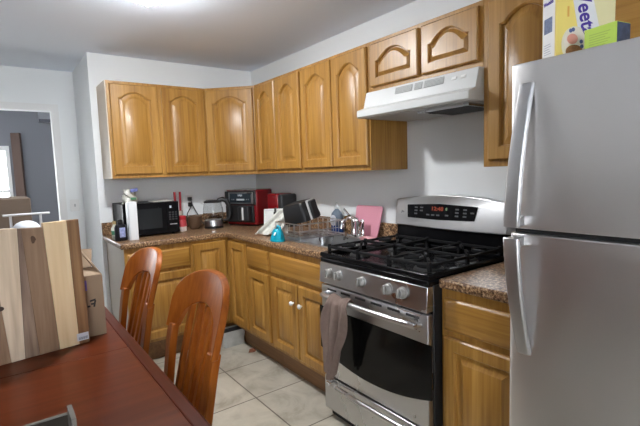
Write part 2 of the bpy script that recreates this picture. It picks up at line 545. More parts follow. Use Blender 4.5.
def face_bars(mb, O, tdir, n, W, z0, z1, rails, stiles, t=0.019):
    """face frame: rails [(z0,z1)], stiles [(u0,u1)] flush on the box front"""
    O, tdir, n = Vector(O), Vector(tdir), Vector(n)
    for (a, b_) in stiles: mb.obox(O + tdir*a + Vector((0,0,z0)), tdir*(b_-a), Vector((0,0,z1-z0)), n*t)
    for (a, b_) in rails: mb.obox(O + Vector((0,0,a)) + tdir*0.001, tdir*(W-0.002), Vector((0,0,b_-a)), n*(t-0.0006))
    return mb

def wall_cab(label, y0, y1, doors, z0=UB, z1=UT, arch=0.05, depth=UD, top_extra=0.0, fr=0.055, bv=1.0):
    """wall cabinet on the right wall from y0 (far) to y1 (near); doors as (far y, near y)"""
    t = thing('wall_cabinet', label, 'cabinet', (-depth/2, (y0+y1)/2, z0), 0, WG)
    e = 0.0007
    f = 0.019
    obj('carcass', MB().box((-0.001, y0-e, z0), (-(depth-f), y1+e, z1)), OAKV, t, 0.001)
    W = y0-y1-2*e
    st = [(0, 0.035), (W-0.035, W)]
    obj('face_frame', face_bars(MB(), (-(depth-f), y0-e, 0), YM, XM, W, z0, z1, [(z0, z0+0.04), (z1-0.04, z1)],
        st + [((y0-(doors[0][1]+doors[1][0])/2)-0.03, (y0-(doors[0][1]+doors[1][0])/2)+0.03)] if len(doors) > 1 else st), OAKV, t, 0.001)
    for (a, b_) in doors:
        obj('door', door_mb((-depth, a, z0+0.028), YM, XM, a-b_, z1-z0-0.05, arch, fr=fr, top_extra=top_extra, bv=bv), OAKV, t)
    return t

# back wall, two doors
t = thing('wall_cabinet', 'oak wall cabinet with two arched doors above the microwave', 'cabinet', (-0.98, -0.155, UB), 0, WG)
obj('carcass', MB().box((-1.369, -0.001, UB), (-0.6107, -UD+0.019, UT)), OAKV, t, 0.001)
obj('face_frame', face_bars(MB(), (-1.369, -UD+0.019, 0), XP, YM, 0.758, UB, UT, [(UB, UB+0.04), (UT-0.04, UT)], [(0, 0.035), (0.35, 0.40), (0.723, 0.758)]), OAKV, t, 0.001)
for (a, b_) in ((-1.350, -1.004), (-0.972, -0.628)):
    obj('door', door_mb((a, -UD, UB+0.028), XP, YM, b_-a, UT-UB-0.05, 0.045), OAKV, t)
obj('side_panel', MB().box((-1.3698, -0.001, UB), (-1.3765, -UD+0.002, UT)), plain('side_tan', (0.72, 0.62, 0.50), 0.6, spec=0.2), t, label='pale tan side panel')
# corner cabinet on the diagonal
t = thing('wall_cabinet', 'oak corner wall cabinet with one arched door set diagonally', 'cabinet', (-0.3, -0.3, UB), 0, WG)
P5 = [(-0.001, -0.001), (-0.609, -0.001), (-0.609, -0.283), (-0.283, -0.609), (-0.001, -0.609)]
obj('carcass', MB().loops([[(x, y, UB) for x, y in P5], [(x, y, UT) for x, y in P5]]), OAKV, t, 0.001)
Wd = 0.326*math.sqrt(2)
obj('face_frame', face_bars(MB(), (-0.609, -0.283, 0), DT, DG, Wd, UB, UT, [(UB, UB+0.04), (UT-0.04, UT)], [(0, 0.045), (Wd-0.045, Wd)]), OAKV, t, 0.001)
fo = Vector((-0.609, -0.283, UB+0.028)) + DG*0.019 + DT*0.028
obj('door', door_mb(fo, DT, DG, Wd-0.056, UT-UB-0.05, 0.05), OAKV, t)
wall_cab('oak wall cabinet with two narrow arched doors, next to the corner cabinet', -0.6107, -1.297, [(-0.648, -0.950), (-0.962, -1.285)])
wall_cab('oak wall cabinet with two arched doors above the sink, left of the range hood', -1.297, -1.993, [(-1.311, -1.646), (-1.658, -1.978)])
wall_cab('short oak wall cabinet with two small arched doors directly above the range hood', -1.993, -2.722, [(-2.016, -2.362), (-2.384, -2.704)], z0=1.81, arch=0.052, fr=0.045, bv=0.6)
wall_cab('tall narrow oak wall cabinet between range hood and fridge', -2.722, -3.10, [(-2.752, -3.082)])
t = thing('wall_cabinet', 'oak wall cabinet with plain flat front above the fridge', 'cabinet', (-0.155, -3.5, 1.76), 0, WG)
obj('carcass', MB().box((-0.001, -3.101, 1.74), (-UD+0.019, -3.90, UT)), OAKV, t, 0.001)
obj('door', MB().box((-UD+0.0195, -3.103, 1.742), (-UD, -3.898, UT-0.002)), OAKY, t, 0.003)

# ------------------------------------------------------------------ base cabinets
BG = 'oak base cabinets'
BT, KH = 0.874, 0.160      # box top, kick height
FX = 0.591                 # box depth behind the face frame
def base_cab_right(label, y0, y1, fronts, extra_stiles=()):
    t = thing('base_cabinet', label, 'cabinet', (-0.3, (y0+y1)/2, 0), 0, BG)
    e = 0.0007; W = y0-y1-2*e
    cb = MB().box((-0.001, y0-e, KH), (-FX, y0-e-0.016, BT)).box((-0.001, y1+e+0.016, KH), (-FX, y1+e, BT))
    cb.box((-0.001, y0-e-0.016, KH), (-0.010, y1+e+0.016, BT)).box((-0.010, y0-e-0.016, KH), (-FX, y1+e+0.016, KH+0.016))
    obj('carcass', cb, OAKV, t)
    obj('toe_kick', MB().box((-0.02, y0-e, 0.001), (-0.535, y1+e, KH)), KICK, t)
    mb = face_bars(MB(), (-FX, y0-e, 0), YM, XM, W, KH, BT, [(KH, 0.210), (BT-0.045, BT), (0.662, 0.71)], [(0, 0.03), (W-0.03, W)] + list(extra_stiles))
    obj('face_frame', mb, OAKV, t, 0.001)
    for fr in fronts:
        kind, a, b_, z0, z1 = fr[:5]
        if kind == 'drawer':
            obj('drawer_front', slab_mb((-FX-0.019, a, z0), YM, XM, a-b_, z1-z0), OAKY, t)
        else:
            d = obj('door', door_mb((-FX-0.019, a, z0), YM, XM, a-b_, z1-z0, 0, 0.052), OAKV, t)
            if len(fr) > 5:
                obj('knob', knob_mb((-FX-0.038, fr[5], fr[6]), XM), WHITEP, d, label='white round knob')
    return t

# back run: one drawer over one door
t = thing('base_cabinet', 'oak base cabinet with one drawer over a door, under the microwave', 'cabinet', (-1.15, -0.3, 0), 0, BG)
obj('carcass', MB().box((-1.386, -0.001, KH), (-0.915, -FX, BT)), OAKV, t, 0.001)
obj('side_panel', MB().box((-1.394, -0.001, 0.001), (-1.3865, -FX, BT)), LAMIN, t, label='off-white side panel')
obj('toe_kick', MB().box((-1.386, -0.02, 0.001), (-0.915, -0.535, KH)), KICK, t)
obj('face_frame', face_bars(MB(), (-1.394, -FX, 0), XP, YM, 0.479, KH, BT, [(KH, 0.205), (BT-0.045, BT), (0.655, 0.705)], [(0, 0.028), (0.449, 0.479)]), OAKV, t, 0.001)
obj('drawer_front', slab_mb((-1.373, -FX-0.019, 0.692), XP, YM, 0.443, 0.14), OAKX, t)
obj('door', door_mb((-1.373, -FX-0.019, 0.185), XP, YM, 0.443, 0.485, 0, 0.055), OAKV, t)
# corner base with two doors meeting at a right angle
t = thing('base_cabinet', 'oak corner base cabinet with two tall doors meeting at the inner corner', 'cabinet', (-0.45, -0.45, 0), 0, BG)
L6 = [(-0.001, -0.001), (-0.9145, -0.001), (-0.9145, -FX), (-FX, -FX), (-FX, -0.948), (-0.001, -0.948)]
obj('carcass', MB().loops([[(x, y, KH) for x, y in L6], [(x, y, BT) for x, y in L6]]), OAKV, t, 0.001)
K6 = [(-0.02, -0.02), (-0.9145, -0.02), (-0.9145, -0.535), (-0.535, -0.535), (-0.535, -0.948), (-0.02, -0.948)]
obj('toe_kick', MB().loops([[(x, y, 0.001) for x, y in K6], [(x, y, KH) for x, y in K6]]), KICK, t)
ff = face_bars(MB(), (-0.9145, -FX, 0), XP, YM, 0.305, KH, BT, [(KH, 0.205), (BT-0.04, BT)], [(0, 0.02), (0.285, 0.304)])
face_bars(ff, (-FX, -FX-0.0195, 0), YM, XM, 0.337, KH, BT, [(KH, 0.210), (BT-0.04, BT)], [(0, 0.02), (0.315, 0.337)])
obj('face_frame', ff, OAKV, t, 0.001)
obj('door', door_mb((-0.903, -FX-0.019, 0.185), XP, YM, 0.268, 0.665, 0, 0.052), OAKV, t)
obj('door', door_mb((-FX-0.019, -0.660, 0.19), YM, XM, 0.268, 0.66, 0, 0.05), OAKV, t)
base_cab_right('oak base cabinet with one drawer over a door, between corner and sink cabinet', -0.9485, -1.292,
    [('drawer', -0.968, -1.272, 0.70, 0.835), ('door', -0.968, -1.272, 0.19, 0.672)])
base_cab_right('oak sink cabinet with false drawer front and two white-knobbed doors', -1.292, -1.963,
    [('drawer', -1.312, -1.945, 0.70, 0.835), ('door', -1.312, -1.628, 0.19, 0.672, -1.592, 0.552), ('door', -1.644, -1.945, 0.19, 0.672, -1.684, 0.552)], [(0.32, 0.37)])
base_cab_right('narrow oak base cabinet with drawer and door, between range and fridge', -2.722, -3.118,
    [('drawer', -2.742, -3.100, 0.70, 0.835), ('door', -2.742, -3.100, 0.185, 0.672)])

# ------------------------------------------------------------------ countertops
CT = 0.915
SX0, SX1, SY0, SY1 = -0.50, -0.165, -1.935, -1.318       # sink cut-out
t = thing('countertop', 'speckled brown L-shaped countertop holding the sink and small appliances', 'countertop', (-0.6, -0.8, 0.875))
inside = lambda x, y: (y > -0.635 or x > -0.635) and not (SX0 < x < SX1 and SY0 < y < SY1)
obj('worktop', MB().cells([-1.418, -0.635, SX0, SX1, -0.002], [-1.966, SY0, SY1, -0.635, -0.002], inside, 0.875, CT), GRAN, t, 0.010, 3)
obj('backsplash', MB().box((-1.418, -0.002, CT), (-0.022, -0.020, 1.018)), GRAN, t, 0.003)
obj('backsplash', MB().box((-0.002, -0.002, CT), (-0.020, -1.966, 1.018)), GRAN, t, 0.003)
t = thing('countertop', 'short speckled brown countertop piece between range and fridge', 'countertop', (-0.3, -2.93, 0.875))
obj('worktop', MB().box((-0.002, -2.722, 0.875), (-0.635, -3.120, CT)), GRAN, t, 0.010, 3)
obj('backsplash', MB().box((-0.002, -2.722, CT), (-0.020, -3.120, 1.018)), GRAN, t, 0.003)

# ------------------------------------------------------------------ sink and faucet
cx, cy = (SX0+SX1)/2, (SY0+SY1)/2
hx, hy = (SX1-SX0)/2, (SY1-SY0)/2
t = thing('kitchen_sink', 'stainless steel drop-in sink beside the range', 'sink', (cx, cy, 0.74))
rim = [rrect(cx, cy, CT+0.0008, hx+0.022, hy+0.022, 0.03), rrect(cx, cy, CT+0.005, hx+0.018, hy+0.018, 0.03), rrect(cx, cy, CT+0.004, hx-0.004, hy-0.004, 0.05)]
bowlL = []
obj('sink_rim', MB().loops(rim + [rrect(cx, cy, CT-0.004, hx-0.008, hy-0.008, 0.05)], False, False), SINKM, t, solid=0.0012)
obj('sink_bowl', MB().loops([rrect(cx, cy, CT-0.003, hx-0.008, hy-0.008, 0.05), rrect(cx, cy, CT-0.02, hx-0.012, hy-0.012, 0.05), rrect(cx, cy, 0.775, hx-0.022, hy-0.022, 0.06), rrect(cx, cy, 0.758, hx-0.045, hy-0.045, 0.06)], False, True), SINKM, t)
obj('drain', MB().lathe([(0.042, 0.0), (0.042, 0.004), (0.03, 0.003), (0.01, 0.001)], (cx, cy, 0.758)), CHROME, t)

t = thing('faucet', 'chrome faucet with curved spout and two levers behind the sink', 'faucet', (-0.112, -1.64, CT+0.004))
obj('base_plate', MB().loops([rrect(-0.112, -1.64, CT+0.0005, 0.026, 0.115, 0.025), rrect(-0.112, -1.64, CT+0.020, 0.022, 0.110, 0.022)]), CHROME, t, 0.002)
obj('spout', MB().tube([(-0.112, -1.64, CT+0.018), (-0.112, -1.64, CT+0.10), (-0.127, -1.64, CT+0.135), (-0.165, -1.637, CT+0.155), (-0.215, -1.635, CT+0.145), (-0.25, -1.633, CT+0.11), (-0.257, -1.632, CT+0.075)], [0.018, 0.016, 0.015, 0.014, 0.013, 0.013, 0.012], 12), CHROME, t)
for (yy, d) in ((-1.592, 1), (-1.682, -1)):
    h = obj('handle_post', MB().lathe([(0.021, 0), (0.020, 0.02), (0.015, 0.05), (0.018, 0.085), (0.016, 0.105), (0.004, 0.112)], (-0.112, yy, CT+0.018), 16), CHROME, t)
    obj('lever', MB().tube([(-0.112, yy, CT+0.118), (-0.118, yy+0.02*d, CT+0.135), (-0.122, yy+0.055*d, CT+0.165), (-0.124, yy+0.085*d, CT+0.190)] if d > 0 else [(-0.112, yy, CT+0.115), (-0.135, yy-0.01, CT+0.105), (-0.165, yy-0.02, CT+0.06)], 0.0075, 10), CHROME, h)
# ------------------------------------------------------------------ range hood
HY0, HY1, HB = -1.996, -2.719, 1.662
t = thing('range_hood', 'white under-cabinet range hood above the gas range', 'range hood', (-0.22, -2.36, HB))
prof = [(-0.002, HB+0.012), (-0.408, HB+0.0), (-0.418, HB+0.006), (-0.418, HB+0.040), (-0.408, HB+0.045), (-0.366, HB+0.058), (-0.342, HB+0.147), (-0.002, HB+0.147)]
# shell open underneath: outer skin, with a recessed inner pan
shell = MB().loops([[(x, HY0, z) for x, z in prof], [(x, HY1, z) for x, z in prof]])
obj('hood_shell', shell, WHITEE, t, 0.003)
obj('underside_pan', MB().box((-0.03, HY0-0.03, HB-0.004), (-0.385, HY1+0.02, HB+0.0105)), plain('hood_pan', (0.42, 0.43, 0.42), 0.4), t, 0.003)
obj('grease_filter', MB().box((-0.10, -2.40, HB-0.014), (-0.345, -2.665, HB-0.0045)), FILTER, t, 0.002)
obj('filter_frame', MB().cells([-0.36, -0.345, -0.10, -0.085], [-2.680, -2.665, -2.40, -2.385], lambda x, y: not (-0.345 < x < -0.10 and -2.665 < y < -2.40), HB-0.016, HB-0.0045), STEEL, t)
sl = Vector((0.024, 0, 0.089)).normalized()
nn = Vector((-sl.z, 0, sl.x))
def on_slope(y, k): return Vector((-0.366, y, HB+0.058)) + sl*(k-0.037) + nn*0.0012
for (a, b_) in ((-2.23, -2.345), (-2.362, -2.41), (-2.424, -2.54)):
    mb = MB().obox(on_slope(a, 0.083), (0, b_-a, 0), sl*0.034, nn*0.0015)
    g = obj('vent_grille', mb, GREYV, t)
    mb = MB()
    for k in range(5): mb.obox(on_slope(a, 0.086+k*0.0062)+nn*0.0016, (0, b_-a, 0), sl*0.002, nn*0.0015)
    obj('louvre', mb, plain('louvre_white', (0.55, 0.56, 0.55), 0.5), g)
for yy in (-2.585, -2.635):
    obj('rocker_switch', MB().obox(on_slope(yy, 0.09), (0, -0.026, 0), sl*0.014, nn*0.004), WHITEP, t, 0.001)

# ------------------------------------------------------------------ gas range
RY0, RY1 = -1.972, -2.716
RYC = (RY0+RY1)/2
t = thing('gas_range', 'stainless steel gas range with black cooktop and oven window', 'stove', (-0.35, RYC, 0))
obj('body', MB().box((-0.03, RY0-0.001, 0.05), (-0.655, RY1+0.001, 0.884)), BLACKM, t, 0.003)
for (x, y) in ((-0.08, RY0-0.05), (-0.08, RY1+0.05), (-0.60, RY0-0.05), (-0.60, RY1+0.05)):
    obj('foot', MB().lathe([(0.018, 0), (0.018, 0.049)], (x, y, 0.0005), 12), BLACKM, t)
ct_ = MB().box((-0.035, RY0, 0.8845), (-0.69, RY1, 0.912))
obj('cooktop', ct_, BLACKG, t, 0.008, 3)
lip = MB().cells([-0.69, -0.655, -0.11, -0.09], [RY1, RY1+0.025, RY0-0.025, RY0], lambda x, y: x < -0.655 or x > -0.11 or y > RY0-0.025 or y < RY1+0.025, 0.9125, 0.937)
obj('cooktop_rim', lip, BLACKG, t, 0.005, 2)
# slanted control panel
cp = [(-0.655, 0.776), (-0.700, 0.776), (-0.692, 0.884), (-0.655, 0.884)]
obj('control_panel', MB().loops([[(x, RY0-0.002, z) for x, z in cp], [(x, RY1+0.002, z) for x, z in cp]]), STEEL, t, 0.003)
KN = Vector((-0.9973, 0, 0.0738))
KNOBM = plain('knob_silver', (0.40, 0.39, 0.37), 0.42, 0.6)
def knob_range(y, z):
    p = Vector((-0.7005 + (z-0.776)*0.074, y, z))
    a = Vector((0, -1, 0)); b_ = Vector((0.0738, 0, 0.9973))
    k = MB().loops([[p + KN*h + (a*math.cos(2*PI*i/24) + b_*math.sin(2*PI*i/24))*r for i in range(24)] for (r, h) in ((0.027, 0), (0.027, 0.004), (0.0225, 0.006), (0.021, 0.022), (0.018, 0.026))])
    o = obj('burner_knob', k, KNOBM, t)
    obj('grip', MB().obox(p + KN*0.026 - a*0.006 - b_*0.02, a*0.012, b_*0.04, KN*0.010), KNOBM, o, 0.003)
for y in (-2.062, -2.142, -2.316, -2.494, -2.580): knob_range(y, 0.836)
# oven door
od = MB().box((-0.656, RY0-0.004, 0.258), (-0.690, RY1+0.004, 0.764))
door = obj('oven_door', od, STEEL, t, 0.006, 3)
N_ = 24
gl = []
for k in range(N_+1):
    s = -1+2*k/N_
    gl.append((RYC - s*0.3865, 0.337 + 0.066*abs(s)**2.0))
gl += [(RYC - 0.3865, 0.640), (RYC + 0.3865, 0.640)]
obj('oven_window', MB().loops([[(-0.686, y, z) for y, z in gl], [(-0.6915, y, z) for y, z in gl]]), GLASSB, door)
for k in range(6):
    y0 = RY0-0.06-k*0.112
    obj('vent_slot', MB().box((-0.6885, y0, 0.738), (-0.6906, y0-0.075, 0.749)), BLACKM, door)
def bar_pts(z, xo, ya, yb, bow):
    return [(-0.690-xo-bow*(1-(2*k/16-1)**2), ya+(yb-ya)*k/16, z+0.006*(1-(2*k/16-1)**2)) for k in range(17)]
hp = bar_pts(0.716, 0.030, RY0-0.05, RY1+0.05, 0.028)
obj('door_handle', MB().tube([(-0.690, RY0-0.045, 0.716)] + hp + [(-0.690, RY1+0.045, 0.716)], 0.0135, 12), STEEL, door)
# storage drawer
dr = obj('storage_drawer', MB().box((-0.650, RY0-0.004, 0.056), (-0.688, RY1+0.004, 0.246)), STEEL, t, 0.006, 3)
hp2 = bar_pts(0.222, 0.018, RY0-0.06, RY1+0.06, 0.016)
obj('drawer_handle', MB().tube([(-0.688, RY0-0.055, 0.219)] + hp2 + [(-0.688, RY1+0.055, 0.219)], 0.012, 12), STEEL, dr)
obj('kick_plate', MB().box((-0.60, RY0-0.01, 0.002), (-0.645, RY1+0.01, 0.055)), BLACKM, t)
# backguard
obj('back_riser', MB().box((-0.025, RY0-0.002, 0.9125), (-0.085, RY1+0.002, 1.05)), BLACKG, t, 0.004)
bgp = []
n_ = 16
top = [(RY0+0.003-(RY0-RY1+0.006)*k/n_, 1.188+0.030*(1-(2*k/n_-1)**2)) for k in range(n_+1)]
bot = [(RY1-0.003+(RY0-RY1+0.006)*k/n_, 1.032-0.006*(1-(2*k/n_-1)**2)) for k in range(n_+1)]
ol = top + bot
bgm = MB().loops([[(-0.02, y, z) for y, z in ol], [(-0.075, y, z) for y, z in ol], [(-0.105 + (z-1.02)*0.16, RYC+(y-RYC)*0.985, 1.11+(z-1.11)*0.95) for y, z in ol]])
obj('backguard', bgm, STEEL, t, 0.006, 3)
def bgx(z): return -0.105 + (z-1.02)*0.16 - 0.0008
dsp = [(-2.075, 1.082), (-2.065, 1.158), (-2.30, 1.170), (-2.545, 1.163), (-2.530, 1.088), (-2.30, 1.080)]
cpn = obj('display_panel', MB().loops([[(bgx(z), y, z) for y, z in dsp], [(bgx(z)-0.003, y, z) for y, z in dsp]]), BLACKG, t)
def on_panel(y, z): return Vector((bgx(z)-0.0035, y, z))
REDL = plain('red_digits', (0.10, 0.012, 0.006), 0.5, emit=((1.0, 0.16, 0.04), 0.05))
GRNL = plain('green_digit', (0.08, 0.12, 0.06), 0.5, emit=((0.6, 0.9, 0.5), 0.06))
obj('clock_digits', text_mb('12:48', 0.03, on_panel(-2.245, 1.132), YM, (0.16, 0, 1), bold=0.001, fit=0.085), REDL, cpn)
obj('timer_digit', text_mb('0', 0.022, on_panel(-2.345, 1.135), YM, (0.16, 0, 1), bold=0.001), GRNL, cpn)
BTN = plain('button_grey', (0.10, 0.10, 0.11), 0.5)
for (y, z) in ((-2.125, 1.140), (-2.165, 1.141), (-2.125, 1.122), (-2.165, 1.123), (-2.125, 1.104), (-2.215, 1.102), (-2.25, 1.102), (-2.285, 1.102), (-2.345, 1.104), (-2.41, 1.140), (-2.41, 1.122), (-2.41, 1.104), (-2.46, 1.140), (-2.46, 1.122), (-2.46, 1.104), (-2.505, 1.125)):
    obj('button', MB().obox(on_panel(y, z), (0, -0.022, 0), (0.0008, 0, 0.008), (-0.001, 0, 0)), BTN, cpn)
# burners and grates
burners = [(-0.52, RYC+0.235, 0.042), (-0.24, RYC+0.235, 0.040), (-0.38, RYC, 0.056), (-0.52, RYC-0.235, 0.055), (-0.24, RYC-0.235, 0.042)]
for (x, y, r) in burners:
    bh = obj('burner_head', MB().lathe([(r+0.014, 0), (r+0.012, 0.010), (r, 0.014)], (x, y, 0.9125), 24), plain('burner_alloy', (0.10, 0.10, 0.10), 0.5, 0.8), t)
    obj('burner_cap', MB().lathe([(r, 0), (r, 0.006), (r-0.008, 0.011), (0.004, 0.012)], (x, y, 0.9265), 24), IRON, bh)
GT = 0.970
for gi, (ya, yb) in enumerate(((RY0-0.030, RY0-0.262), (RY0-0.266, RY1+0.266), (RY1+0.262, RY1+0.030))):
    g = MB()
    x0, x1 = -0.115, -0.645
    bw = 0.012
    def bar(a, b_, z=GT, h=0.014):
        a, b_ = Vector((*a, z-h)), Vector((*b_, z-h))
        d = (b_-a); s_ = d.cross(Vector((0,0,1))).normalized()*bw
        g.obox(a - s_*0.5, d, s_, (0, 0, h))
    bar((x0, ya), (x1, ya)); bar((x0, yb), (x1, yb)); bar((x0, ya), (x0, yb)); bar((x1, ya), (x1, yb))
    xm = (x0+x1)/2
    bar((xm, ya), (xm, yb))
    ym = (ya+yb)/2
    for bx in ((-0.52, -0.24) if gi != 1 else (-0.38,)):
        for a in range(4):
            th = PI/4 + a*PI/2 if gi != 1 else a*PI/2
            dx, dy = math.cos(th), math.sin(th)
            bar((bx+dx*0.035, ym+dy*0.035), (bx+dx*0.105, ym+dy*0.105), GT+0.004, 0.016)
        if gi != 1:
            bar((bx, ya), (bx, ya-0.07), GT+0.004, 0.016); bar((bx, yb), (bx, yb+0.07), GT+0.004, 0.016)
    for px in (x0, xm, x1):
        for py in (ya, yb):
            g.box((px-0.008, py-0.008, 0.9375 if (px != xm or py in (RY0-0.030, RY1+0.030)) and gi != 1 else 0.9127), (px+0.008, py+0.008, GT+0.008))
    obj('burner_grate', g, IRON, t, 0.003)

# ------------------------------------------------------------------ towel on the oven handle
def towel():
    mb = MB()
    nw, nl = 40, 48
    hx_, hz = -0.7245, 0.718
    rows = []
    for j in range(nl+1):
        s = j/nl
        row = []
        for i in range(nw+1):
            u = i/nw
            q = max(0.0, (s-0.2)/0.8)
            wid = 0.150 + 0.040*math.sin(PI*min(1, q*1.6)) - 0.085*q**1.6
            y = -2.205 + (0.5-u)*wid + 0.052*q**1.3
            fold = math.sin(u*2*PI*2.5+0.5+q*0.8)
            fine = math.sin(u*2*PI*6+q*4)
            y += 0.010*math.cos(u*2*PI*2.5+0.5)*min(1, q*3)
            if s < 0.12:      # short back end, behind the handle
                k = 1-s/0.12
                x = hx_ + 0.019; z = hz - 0.03*k
            elif s < 0.2:     # over the bar
                a = PI*(s-0.12)/0.08
                x = hx_ + 0.019*math.cos(a); z = hz + (0.019+0.016*(0.5+0.5*math.sin(u*9)))*math.sin(a) + 0.002
            else:
                z = hz - q*(0.335 + 0.075*max(0, math.sin(u*2.2+0.5)))
                x = hx_ - 0.024 - 0.004*q - (0.020*max(0, fold) + 0.005*fine)*min(1, q*4+0.25)
            row.append((x-(0.024 if s >= 0.2 else 0.02*s/0.2), y, z))
        rows.append(row)
    mb.loops(rows, False, False, closed=False)
    return mb
o = obj('hand_towel', towel(), plain('taupe_terry', (0.21, 0.15, 0.125), 0.95, bump=0.9, bscale=420, vary=0.18, vscale=40), None, solid=0.006, sub=1)
tag(o, 'taupe hand towel hanging over the oven door handle', 'towel')

# ------------------------------------------------------------------ fridge
FY0, FY1, FT = -3.130, -3.890, 1.672
t = thing('refrigerator', 'stainless steel top-freezer refrigerator with two curved handles', 'fridge', (-0.42, -3.51, 0))
obj('cabinet_body', MB().box((-0.03, FY0-0.004, 0.03), (-0.735, FY1+0.004, FT-0.012)), plain('fridge_side_grey', (0.12, 0.12, 0.125), 0.5), t, 0.006)
obj('base_grille', MB().box((-0.60, FY0-0.01, 0.002), (-0.72, FY1+0.01, 0.055)), BLACKM, t)
def fdoor(z0, z1):
    P = [(-0.745, FY0), (-0.790, FY0-0.0005), (-0.800, FY0-0.006), (-0.806, FY0-0.02)]
    for k in range(1, 12):
        y = FY0-0.02-(FY0-FY1-0.04)*k/12
        P.append((-0.806-0.004*(1-(2*k/12-1)**2), y))
    P += [(-0.806, FY1+0.02), (-0.800, FY1+0.006), (-0.790, FY1+0.0005), (-0.745, FY1)]
    return MB().loops([[(x, y, z0) for x, y in P], [(x, y, z1) for x, y in P]])
d1_ = obj('freezer_door', fdoor(1.181, FT), STEELV, t, 0.003)
d2_ = obj('fridge_door', fdoor(0.065, 1.165), STEELV, t, 0.003)
obj('door_gasket', MB().box((-0.735, FY0-0.008, 0.07), (-0.746, FY1+0.008, FT-0.006)), BLACKM, t)
obj('hinge_gap_trim', MB().box((-0.745, FY0-0.012, 1.1655), (-0.785, FY1+0.012, 1.1805)), BLACKM, t)
HANDLE = brushed('handle_steel', (0.55, 0.55, 0.56), 0.36, 'z', 0.04)
def fhandle(za, zb, flip):
    """curved strap: meets the door at za, stands clear of it at zb"""
    L = []
    n = 18
    for k in range(n+1):
        s = k/n
        z = za + (zb-za)*s
        off = 0.008 + 0.046*math.sin(s*PI*0.56)**0.9
        wd = 0.024 + 0.004*s
        yc = FY0-0.056 + 0.020*s
        th = 0.011
        x = -0.806-off
        L.append([(x+th, yc+wd, z), (x, yc+wd*0.8, z), (x-0.003, yc, z), (x, yc-wd*0.8, z), (x+th, yc-wd, z), (x+th, yc, z)])
    mb = MB().loops(L)
    # mount where it meets the door, bracket at the gap
    mb.box((-0.806, FY0-0.063, za+0.002 if flip else za-0.022), (-0.818, FY0-0.041, za+0.022 if flip else za-0.002))
    z1 = zb; z0 = zb-0.03 if zb > za else zb+0.03
    mb.box((-0.803, FY0-0.052, z0), (-0.852, FY0-0.020, z1))
    return mb
obj('freezer_handle', fhandle(1.612, 1.190, False), HANDLE, d1_, 0.003)
obj('fridge_handle', fhandle(0.792, 1.158, True), HANDLE, d2_, 0.003)

# ------------------------------------------------------------------ boxes on the fridge
C0 = Vector((-0.700, -3.215, FT+0.002)); tv = Vector((0.853, -0.525, 0)).normalized(); nv = Vector((-0.525, -0.853, 0)).normalized()
BW_, BD_, BH_ = 0.187, 0.070, 0.30
Z3 = Vector((0, 0, 1))
YEL = plain('cereal_yellow', (0.90, 0.72, 0.20), 0.45)
PALEY = plain('cereal_pale_yellow', (0.86, 0.80, 0.46), 0.45)
WHTC = plain('cereal_white', (0.86, 0.86, 0.86), 0.45)
PURP = plain('purple_print', (0.07, 0.035, 0.33), 0.5)
t = thing('cereal_box', 'yellow and white cereal box with purple lettering standing on the fridge', 'cereal box', C0)
obj('carton', MB().obox(C0, tv*BW_, -nv*BD_, Z3*BH_), YEL, t, 0.0015)
lf = -tv
obj('side_print', MB().obox(C0 - nv*(BD_-0.004) + lf*0.0002, nv*(BD_-0.010), Z3*BH_, lf*0.0006), WHTC, t, label='white printed side panel')
obj('side_picture', MB().obox(C0 - nv*(BD_-0.012) + lf*0.0009 + Z3*0.098, nv*(BD_-0.030), Z3*0.045, lf*0.0004), plain('side_blue', (0.14, 0.19, 0.33), 0.5, vary=0.6, vscale=90), t)
for k in range(7):
    obj('side_text', MB().obox(C0 - nv*(BD_-0.012) + lf*0.0009 + Z3*(0.035+k*0.007+ (0.05 if k > 4 else 0)), nv*(0.036-0.004*(k % 3)), Z3*0.0022, lf*0.0003), plain('text_grey', (0.5, 0.5, 0.56), 0.6), t)
obj('side_lettering', text_mb('Weetabix', 0.016, C0 - nv*(BD_-0.008) + lf*0.0010 + Z3*0.182, nv, Z3, fit=0.05, bold=0.0006), PURP, t)
fr_ = lambda u, v, d=0.0004: C0 + tv*u + Z3*v + nv*d
# pale right band, white slanting band, then lettering running down it
mb = MB()
def band(us, d, th=0.0004):
    m = MB()
    m.loops([[fr_(a, z, d) for a, z in us], [fr_(a, z, d+th) for a, z in us]])
    return m
obj('pale_panel', band([(0.125, 0.001), (0.186, 0.001), (0.186, BH_-0.001), (0.100, BH_-0.001)], 0.0002), PALEY, t)
obj('white_band', band([(0.086, 0.001), (0.158, 0.001), (0.146, 0.06), (0.132, 0.12), (0.112, 0.20), (0.095, BH_-0.001), (0.036, BH_-0.001), (0.050, 0.19), (0.068, 0.10)], 0.0007), WHTC, t, label='white swoosh')
obj('lettering', text_mb('Weetabix', 0.064, fr_(0.054, 0.226, 0.0016), (tv*0.20 - Z3*0.98), (tv*0.98 + Z3*0.20), bold=0.0014, fit=0.222), PURP, t, label='large purple brand lettering')
def disc(u, v, ru, rv, d, n=28):
    c = [(u+ru*math.cos(2*PI*k/n), v+rv*math.sin(2*PI*k/n)) for k in range(n)]
    return band(c, d)
bp_ = obj('bowl_picture', disc(0.058, 0.055, 0.042, 0.052, 0.0018), plain('bowl_rim', (0.80, 0.74, 0.58), 0.5), t)
obj('milk', disc(0.058, 0.063, 0.034, 0.041, 0.0023), plain('milk', (0.84, 0.76, 0.66), 0.5), bp_)
obj('cereal_biscuit', disc(0.056, 0.034, 0.027, 0.019, 0.0028), plain('biscuit', (0.34, 0.15, 0.05), 0.6, vary=0.5, vscale=200), bp_)
obj('strawberry', disc(0.050, 0.070, 0.017, 0.015, 0.0028), plain('berry', (0.85, 0.38, 0.30), 0.5), bp_)
